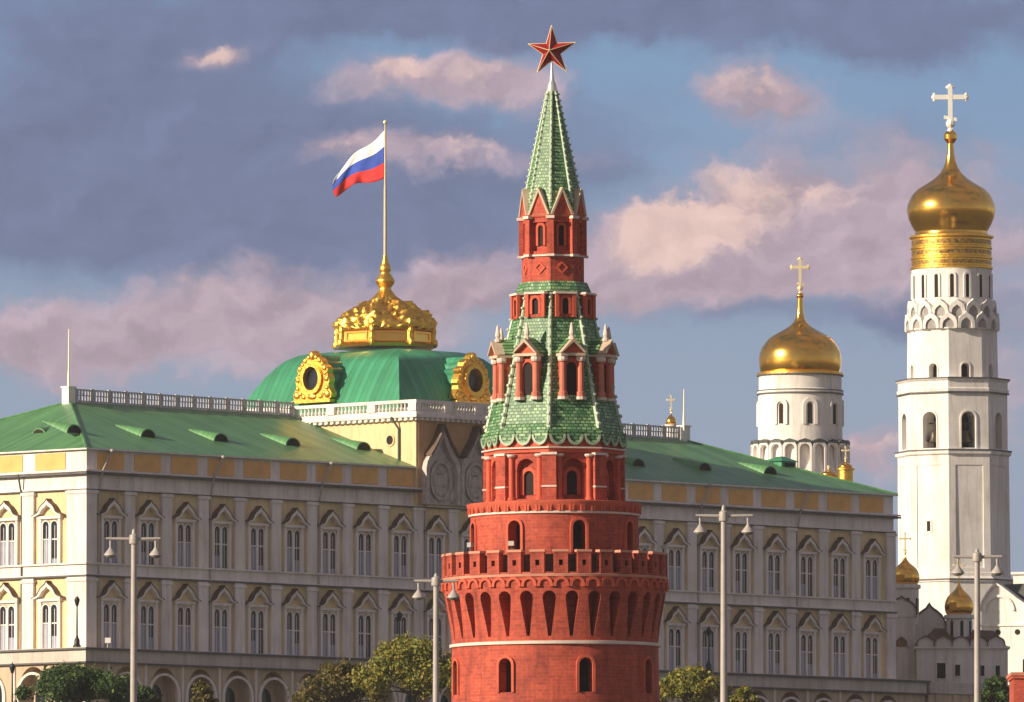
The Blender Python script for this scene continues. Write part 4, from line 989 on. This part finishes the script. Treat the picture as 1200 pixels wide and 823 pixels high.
MB().lathe([(r * S_, az(y)) for r, y in ((46, 437.5), (47.2, 434), (48.1, 429), (48.4, 422), (47.6, 414.5), (45, 407.5), (39.5, 400), (35.5, 395.8), (28.5, 391.6), (20, 387), (12.5, 382.5), (7.8, 378), (5.2, 373), (4.1, 366), (3.5, 358), (3.2, 348))], 64).build('dome', GOLD, cat, True, 60)
MB().ball((0, 0, az(347)), 4.4 * S_, (1, 1, .9), 14, 10).build('dome_ball', GOLD, cat, True)
cross('dome_cross', cat, 0, 0, az(345), az(301) - az(345), 20 * S_, PALEGOLD, .33)

def small_dome(name, px, Y, pr, py0, py1, pyd, dr, pyc, label, cat_, base=None):
    """slim drum from the ground with a gilded onion dome and cross"""
    s = at(px + 1, 500, Y).x - at(px, 500, Y).x
    o = empty(name, (at(px, 600, Y).x, Y, GP), label, cat_); z = lambda py: at(px, py, Y).z - GP
    MB().lathe([(pr * s, 0), (pr * s, z(py0) - .3), (pr * s + .2, z(py0) - .2), (pr * s + .2, z(py0))], 24).build('drum', base or WHITE, o, True)
    onion('dome', o, 0, 0, z(py0), dr * s, z(pyd) - z(py0), GOLD)
    cross('dome_cross', o, 0, 0, z(pyd), z(pyc) - z(pyd), (z(pyc) - z(pyd)) * .45, PALEGOLD, max(.14, (z(pyc) - z(pyd)) * .07))
    return o, s, z
small_dome('chapel_cupola', 786.5, 1330, 6.3, 498, 0, 484, 6.0, 463, 'slender pale cupola with a gilt cross behind the palace ridge, right of the brick tower', 'cupola')
o, s, z = small_dome('chapel_cupola', 991, 1330, 8.8, 549, 0, 541, 8.0, 523, 'gilded cupola with a bright cross behind the right end of the green palace roof', 'cupola', GOLDR)
o, s, z = small_dome('chapel_cupola', 971, 1335, 10.5, 558, 0, 550, 9.5, 546, 'low gilded cupola beside the taller cupola with a cross behind the palace roof', 'cupola', GOLDR)

# small shaded church by the palace's right end
YC = 1262.0; sc = at(1101, 700, YC).x - at(1100, 700, YC).x
ch = empty('church', (at(1100, 700, YC).x, YC, GP), 'small shaded white church with brown gabled roofs and two gilded domes, at the palace end', 'church')
cz_ = lambda py: at(1100, py, YC).z - GP
lx = lambda px: (px - 1100) * sc
MB().box(lx(1074), lx(1180), -2, 7, 0, cz_(758)).build('nave', WHITE, ch)
MB().box(lx(1040), lx(1073.6), 2, 10, 0, cz_(722)).build('porch_block', WHITE, ch)
mb = MB()
for i in range(5):
    x = 1084 + i * 20.6; kp = shell(20 * sc, cz_(748) - cz_(758) + .1)
    kk = MB().ext(kp, Vector((lx(x), -2.25, cz_(758.2))), X, Z, Yv * 2.2).build('gable', WHITE, ch)
    ko = [(px_ * 1.06, py_ * 1.1 + .02) for px_, py_ in kp]
    MB().band(ko, kp, Vector((lx(x), -2.5, cz_(758.2))), X, Z, Yv * 4.4).build('gable_roof', RUSTROOF, kk)
MB().box(lx(1074) - .25, lx(1180) + .25, -2.3, 7.3, cz_(761), cz_(758.4)).build('cornice', WHITE, ch)
mb = MB(); V = mb.b.verts.new
e = [V((lx(1074), -.3, cz_(758))), V((lx(1180), -.3, cz_(758))), V((lx(1180), 7, cz_(758))), V((lx(1074), 7, cz_(758)))]; t_ = [V((lx(1096), 3, cz_(735))), V((lx(1166), 3, cz_(738)))]
mb.face([e[0], e[1], t_[1], t_[0]]); mb.face([e[2], e[3], t_[0], t_[1]]); mb.face([e[3], e[0], t_[0]]); mb.face([e[1], e[2], t_[1]]); mb.face(e[::-1])
mb.build('roof', RUSTROOF, ch)
kp = shell(34 * sc, cz_(700) - cz_(722)); MB().ext(kp, Vector((lx(1057), 1.9, cz_(722.1))), X, Z, Yv * 7.8).build('porch_gable', WHITE, ch)
MB().band([(a * 1.06, b * 1.08 + .02) for a, b in kp], kp, Vector((lx(1057), 1.7, cz_(722.1))), X, Z, Yv * 8.2).build('porch_roof', RUSTROOF, ch)
kp = shell(40 * sc, cz_(708) - cz_(750)); MB().ext(kp, Vector((lx(1092), 7.2, cz_(750))), X, Z, Yv * 7).build('rear_gable', WHITE, ch)
MB().band([(a * 1.08, b * 1.06 + .02) for a, b in kp], kp, Vector((lx(1092), 7.05, cz_(750))), X, Z, Yv * 7.4).build('rear_roof', GREYROOF, ch)
for px, py0, py1, w in ((1102, 796, 778, 10), (1121, 793, 780, 6), (1150, 793, 781, 5), (1168, 793, 781, 5)):
    f = MB().band([(-w / 2 * sc - .16, -.1), (w / 2 * sc + .16, -.1), (w / 2 * sc + .16, cz_(py1) - cz_(py0) + .16), (-w / 2 * sc - .16, cz_(py1) - cz_(py0) + .16), (-w / 2 * sc - .16, -.1)], [(-w / 2 * sc, 0), (w / 2 * sc, 0), (w / 2 * sc, cz_(py1) - cz_(py0)), (-w / 2 * sc, cz_(py1) - cz_(py0)), (-w / 2 * sc, 0)], Vector((lx(px), -2, cz_(py0))), X, Z, -Yv * .15).build('window', WHITE, ch)
    MB().ext([(-w / 2 * sc, 0), (w / 2 * sc, 0), (w / 2 * sc, cz_(py1) - cz_(py0)), (-w / 2 * sc, cz_(py1) - cz_(py0))], Vector((lx(px), -2, cz_(py0))), X, Z, -Yv * .05).build('pane', DARK, f)
f = MB().band(shell(1.9, 1.6), [(a * .7, b * .7) for a, b in shell(1.9, 1.6)], Vector((lx(1057), 2, cz_(757))), X, Z, -Yv * .25).build('porch_arch', WHITE, ch)
MB().ext([(a * .7, b * .7) for a, b in shell(1.9, 1.6)], Vector((lx(1057), 2, cz_(757))), X, Z, -Yv * .08).build('fresco', plain('faded_fresco', (.30, .17, .09), .8, var=.5, scale=3), f)
MB().box(lx(1049), lx(1066), 1.8, 1.98, 0, cz_(760)).build('blind_panel', WHITE, ch)
for px, yy, py0, pr, pyd, dr, pyc, pyb in ((1063, 6, 682, 16, 652, 17, 622, 724), (1125, 3, 719, 15.5, 684, 17, 655, 752)):
    x = lx(px)
    d = MB().lathe([(pr * sc, cz_(pyb + 6)), (pr * sc, cz_(py0 + 6)), (pr * sc + .22, cz_(py0 + 5)), (pr * sc + .22, cz_(py0 + 1)), (pr * sc * .9, cz_(py0))], 28, 0, (x, yy)).build('drum', WHITE, ch, True)
    for k in range(8):
        ux, n = fr(R(10 + 45 * k)); MB().ext(arch(.34, 1.9), Vector((x, yy, cz_(pyb - 6))) + n * (pr * sc - .04), ux, Z, n * .07).build('slit_window', DARK, d)
    onion('dome', ch, x, yy, cz_(py0), dr * sc, cz_(pyd - 3) - cz_(py0), GOLD)
    cross('dome_cross', ch, x, yy, cz_(pyd - 2), cz_(pyc) - cz_(pyd), 1.25, PALEGOLD, .16)

# sunlit white church at the right edge
YW = 1345.0; sw = at(1101, 700, YW).x - at(1100, 700, YW).x
wc = empty('church', (at(1175, 700, YW).x, YW, GP), 'sunlit white church with arched gables and dark lead roof right of bell tower foot', 'church', rz=-.35)
wz = lambda py: at(1175, py, YW).z - GP; wx = lambda px: (px - 1175) * sw
MB().box(wx(1149), wx(1240), 0, 12, 0, wz(716)).build('nave', WHITE, wc)
MB().box(wx(1149) - .15, wx(1240), -.18, 12.1, wz(734), wz(732)).build('string_course', WHITE, wc)
gp = [(w * sw, wz(716 - h) - wz(716)) for w, h in ((36, 0), (34, 9), (25, 15), (16, 22), (8, 28), (0, 33), (-6, 29), (-12, 22), (-18, 13), (-21, 4), (-21, 0))]
q = MB().ext(gp, Vector((wx(1168), -.02, wz(716))), X, Z, Yv * 1.6).build('gable', WHITE, wc)
MB().band(gp, [(a * .93, b * .93) for a, b in gp], Vector((wx(1168), -.3, wz(716))), X, Z, Yv * .29).build('gable_moulding', WHITE, q)
aq = [(19 * sw * math.cos(math.pi * i / 14) + 3 * sw, 19 * sw * math.sin(math.pi * i / 14)) for i in range(15)]
MB().band(aq, [((a - 3 * sw) * .84 + 3 * sw, b * .84) for a, b in aq], Vector((wx(1168), -.26, wz(716))), X, Z, Yv * .25).build('gable_arch', WHITE, q)
MB().hexa([(wx(1162), 1.7, wz(700)), (wx(1240), 1.7, wz(712)), (wx(1240), 12, wz(712)), (wx(1162), 12, wz(700)), (wx(1166), 2.5, wz(684)), (wx(1240), 2.5, wz(682)), (wx(1240), 11, wz(682)), (wx(1166), 11, wz(684))]).build('roof', GREYROOF, wc)
MB().box(wx(1150), wx(1186), 12.5, 20, 0, wz(668)).box(wx(1148), wx(1188), 12.2, 20.3, wz(668) + .002, wz(665)).build('rear_block', WHITE, wc)
MB().box(wx(1186.5), wx(1240), 13, 20, 0, wz(684)).build('side_block', WHITE, wc)
MB().hexa([(wx(1186.5), 12.6, wz(684) + .01), (wx(1242), 12.6, wz(684) + .01), (wx(1242), 20, wz(684) + .01), (wx(1186.5), 20, wz(684) + .01), (wx(1188), 15, wz(672)), (wx(1242), 15, wz(672)), (wx(1242), 16, wz(672)), (wx(1188), 16, wz(672))]).build('side_roof', GREYROOF, wc)
for px in (1169, 1193):
    MB().ext([(.35 * math.cos(math.pi * i / 6), .35 * math.sin(math.pi * i / 6)) for i in range(12)], Vector((wx(px), 0, wz(741))), X, Z, -Yv * .04).build('round_window', DARK, wc)

# retaining wall that goes on from the palace terrace
rw = empty('retaining_wall', pal_w(L + TD + .6, -TD, 0), 'low shaded stucco retaining wall with a pale coping, below the small church', 'wall', rz=TH)
MB().box(0, 17, 0, 1.5, -6, ph(776)).build('wall_body', TERRACE, rw)
MB().box(-.05, 17.2, -.25, 1.7, ph(776) + .003, ph(762)).build('coping', MATS['grey_stucco'], rw)
for i in range(6): MB().box(1.2 + 2.9 * i, 1.75 + 2.9 * i, -.18, -.002, -2, ph(777)).build('pier', TERRACE, rw)

# brick wall corner at the right edge
YK = 1010.0; p = at(1186, 788, YK)
kw = empty('brick_wall', (p.x, YK, gz(p.x, YK) - 1), 'corner of a red brick wall with a pale coping at the bottom right edge', 'wall')
hh = p.z - kw.location.z
MB().box(.15, 16, .1, 9, -3, hh - .55).build('wall_body', BRICK2, kw)
MB().box(0, 16.2, -.08, 9.2, hh - .548, hh - .3).build('moulding', BRICKTRIM, kw)
MB().box(-.1, 16.3, -.18, 9.3, hh - .298, hh).build('coping', plain('brick_coping', (.55, .20, .12), .8), kw)
mb = MB()
for i in range(7): mb = mb.box(1.0 + 2.3 * i, 1.3 + 2.3 * i, .3, .6, hh + .002, hh + 1.2)
mb.build('fence_post', IRON, kw)

# ------------------------------------------------------------------ street lamps
def modern_lamp(px, ptop, parm, pxl, pxr, label, Y, yaw=0.0, rings=False):
    s = at(px + 1, ptop, Y).x - at(px, ptop, Y).x; top = at(px, ptop, Y)
    o = empty('street_lamp', (top.x, Y, gz(0, Y)), label, 'street lamp', 'double-armed street lamps along the embankment'); zo = o.location.z
    z = lambda py: at(px, py, Y).z - zo
    za = z(parm)
    MB().lathe([(.26, 0), (.26, .9), (.17, 1.1), (.155, 2), (3.3 * s, za - .3), (3.3 * s, za - .12)], 14).build('pole', STEEL, o, True)
    MB().lathe([(5.5 * s, za - .14), (5.8 * s, za - .05), (5.2 * s, za + .12), (2.6 * s, za + .16), (2.2 * s, z(ptop) - .06), (1.2 * s, z(ptop))], 12).build('pole_cap', STEEL, o, True)
    for pe, sg in ((pxl, -1), (pxr, 1)):
        x = (pe - px) * s
        dy_ = math.tan(yaw) * x
        MB().tube((0, 0, za), (x, dy_, za + .02), 2.1 * s, 1.5 * s, 8).build('crossarm', STEEL, o, True)
        xh = x - sg * 5.5 * s; yh = dy_ * .85
        h = MB().lathe([(1.5 * s, za - 2 * s), (1.3 * s, za - 9.5 * s), (2.4 * s, za - 11 * s), (3.6 * s, za - 13 * s), (5.8 * s, za - 15.5 * s), (7.6 * s, za - 18 * s), (7.8 * s, za - 19.2 * s), (6.9 * s, za - 19.2 * s)], 20, 0, (xh, yh)).build('lamp_head', STEEL, o, True)
        MB().lathe([(6.8 * s, za - 19 * s), (5.6 * s, za - 20.8 * s), (3 * s, za - 21.9 * s), (0, za - 22.1 * s)], 20, 0, (xh, yh), False).build('lens', LENS, h, True)
    return o
modern_lamp(157, 620, 632, 124, 188, 'pale steel street lamp with two bell shades before the left end of the palace', 332)
modern_lamp(511, 672, 681.5, 485, 537, 'pale steel street lamp standing just left of the brick tower gallery', 360)
modern_lamp(848, 592, 605, 815, 882, 'pale steel street lamp with two bell shades right of the brick tower', 318)
modern_lamp(1145, 643, 653, 1117, 1174, 'pale steel street lamp before the bell tower, rightmost of the row', 346)
def lantern(loc, h, label, group='black lantern posts by the palace'):
    o = empty('lantern_post', loc, label, 'lantern post', group)
    MB().lathe([(.42, 0), (.42, .2), (.30, .3), (.28, .8), (.16, 1.0), (.10, 1.3), (.07, h - 1.2), (.13, h - 1.12)], 12).build('post', IRON, o, True)
    l = MB().lathe([(.14, h - 1.1), (.30, h - .55), (.36, h - .5), (.20, h - .22), (.05, h - .12), (.05, h)], 6).build('lantern_head', IRON, o)
    MB().lathe([(.17, h - 1.05), (.315, h - .57)], 6).build('lantern_glass', GLASS, l)
    return o
zt_ = ph(760) + .01
lantern(pal_w(-2.2, -.9, zt_), 5.4, 'black lantern post standing at the sunlit left corner of the palace terrace')
lantern(pal_w(44.4, -2.4, zt_), 5.2, 'black lantern post on the palace terrace above the yellow-green tree')
lantern(pal_w(93.3, -2.4, zt_), 5.0, 'black lantern post on the palace terrace right of the brick tower')
q = at(14.5, 776, 1090); q.z = gz(0, 1090); lantern(q, at(14.5, 776, 1090).z - q.z, 'lantern post at the bottom left edge in front of the lit palace end')
f = empty('floodlight', pal_w(.9, -2.3, zt_), 'small white floodlight on the palace terrace ledge near the corner', 'floodlight')
MB().tube((0, 0, 0), (0, 0, .6), .07).build('bracket', STEEL, f); MB().hexa([(-.3, -.3, .5), (.3, -.3, .5), (.25, .2, .6), (-.25, .2, .6), (-.3, -.3, 1.05), (.3, -.3, 1.05), (.25, .2, 1.0), (-.25, .2, 1.0)]).build('housing', WHITE, f)

# ------------------------------------------------------------------ trees
def tree(px, ptop, wpx, Y, leaf, label, n=5200, flat=.8, seed=1, name='tree', spread=None):
    rnd = random.Random(seed)
    s = at(px + 1, ptop, Y).x - at(px, ptop, Y).x; top = at(px, ptop, Y); z0 = gz(0, Y)
    H = top.z - z0; rw_ = wpx * s / 2
    o = empty(name, (top.x, Y, z0), label, 'tree' if name == 'tree' else 'bush', 'trees and bushes on the slope below the palace')
    mb = MB(); tips = []
    hb = H * .35
    mb.tube((0, 0, -.4), (0.1, 0, hb), H * .028 + .06, H * .02 + .04, 8)
    cl = []
    for i in range(44):
        a = rnd.uniform(0, 2 * math.pi); rr = rw_ * math.sqrt(rnd.uniform(.02, 1.0)) ; zz = H * rnd.uniform(.40, .93)
        k = 1 - max(0, (zz / H - .55) / .45) * .75
        p = Vector((math.cos(a) * rr * k, math.sin(a) * rr * k, zz)); rc = rw_ * rnd.uniform(.10, .29); p.z = min(p.z, H - rc * flat * rnd.uniform(.8, 1.3) - (rr / rw_) ** 2 * H * .16); cl.append((p, rc))
    cl.append((Vector((rw_ * .05, 0, H - rw_ * .24)), rw_ * .22)); cl.append((Vector((rw_ * .25, 0, H - rw_ * .42)), rw_ * .28)); cl.append((Vector((-rw_ * .25, -.3, H - rw_ * .4)), rw_ * .27))
    for p, r in cl:
        m = Vector((p.x * .35, p.y * .35, hb + (p.z - hb) * .45)); mb.tube((0.1, 0, hb * rnd.uniform(.8, 1)), m, .10, .07, 5).tube(m, p, .07, .025, 5)
    mb.build('trunk', BARK, o, True)
    lb = MB()
    for i in range(n):
        p, r = cl[rnd.randrange(len(cl))]
        d = Vector((rnd.gauss(0, 1), rnd.gauss(0, 1), rnd.gauss(0, 1))).normalized() * (r * rnd.random() ** .45 * rnd.choice((.85, 1, 1, 1.18, 1.45)))
        d.z *= flat; q = p + d
        ax = (d.normalized() + Vector((rnd.gauss(0, .6), rnd.gauss(0, .6), rnd.gauss(0, .6)))).normalized(); rot = ax.to_track_quat('Z', 'Y'); sz = rnd.uniform(.09, .27); tw = rnd.uniform(0, 6.28)
        c1_, s1_ = math.cos(tw) * sz, math.sin(tw) * sz
        vs = [lb.b.verts.new(q + rot @ Vector(v)) for v in ((c1_, s1_, 0), (-s1_ * .6, c1_ * .6, .04), (-c1_, -s1_, 0), (s1_ * .6, -c1_ * .6, .04))]
        lb.face(vs)
    bmx = lb.b; me = bpy.data.meshes.new('crown'); bmx.to_mesh(me); bmx.free(); me.materials.append(leaf)
    c = bpy.data.objects.new('crown', me); COL.objects.link(c); c.parent = o
    return o
tree(86, 777, 140, 1085, LEAFG, 'dark green leafy tree at the bottom left before the palace corner', 17000, seed=3)
tree(166, 803, 44, 1092, LEAFG, 'small dark green tree beside the left street lamp post', 2600, seed=4)
tree(236, 797, 34, 1105, LEAFO, 'small olive tree before the palace arcade', 1800, seed=5)
tree(484, 742, 150, 1100, LEAFY, 'large yellow-green tree left of the brick tower', 17000, seed=8)
tree(402, 772, 110, 1106, LEAFO, 'low reddish olive tree left of the large yellow-green tree', 8000, seed=9)
tree(542, 765, 70, 1096, LEAFY, 'yellow-green tree half hidden by the left flank of the brick tower', 5000, seed=15)
tree(808, 777, 84, 1098, LEAFY, 'rounded yellow-green tree between the brick tower and the street lamp', 8000, seed=11)
tree(872, 803, 34, 1104, LEAFY, 'small yellow-green tree just right of the second street lamp post', 1800, seed=12)
tree(1166, 790, 46, 1080, LEAFG, 'green bush between the rightmost street lamp and the brick wall corner', 3000, seed=13, name='bush')
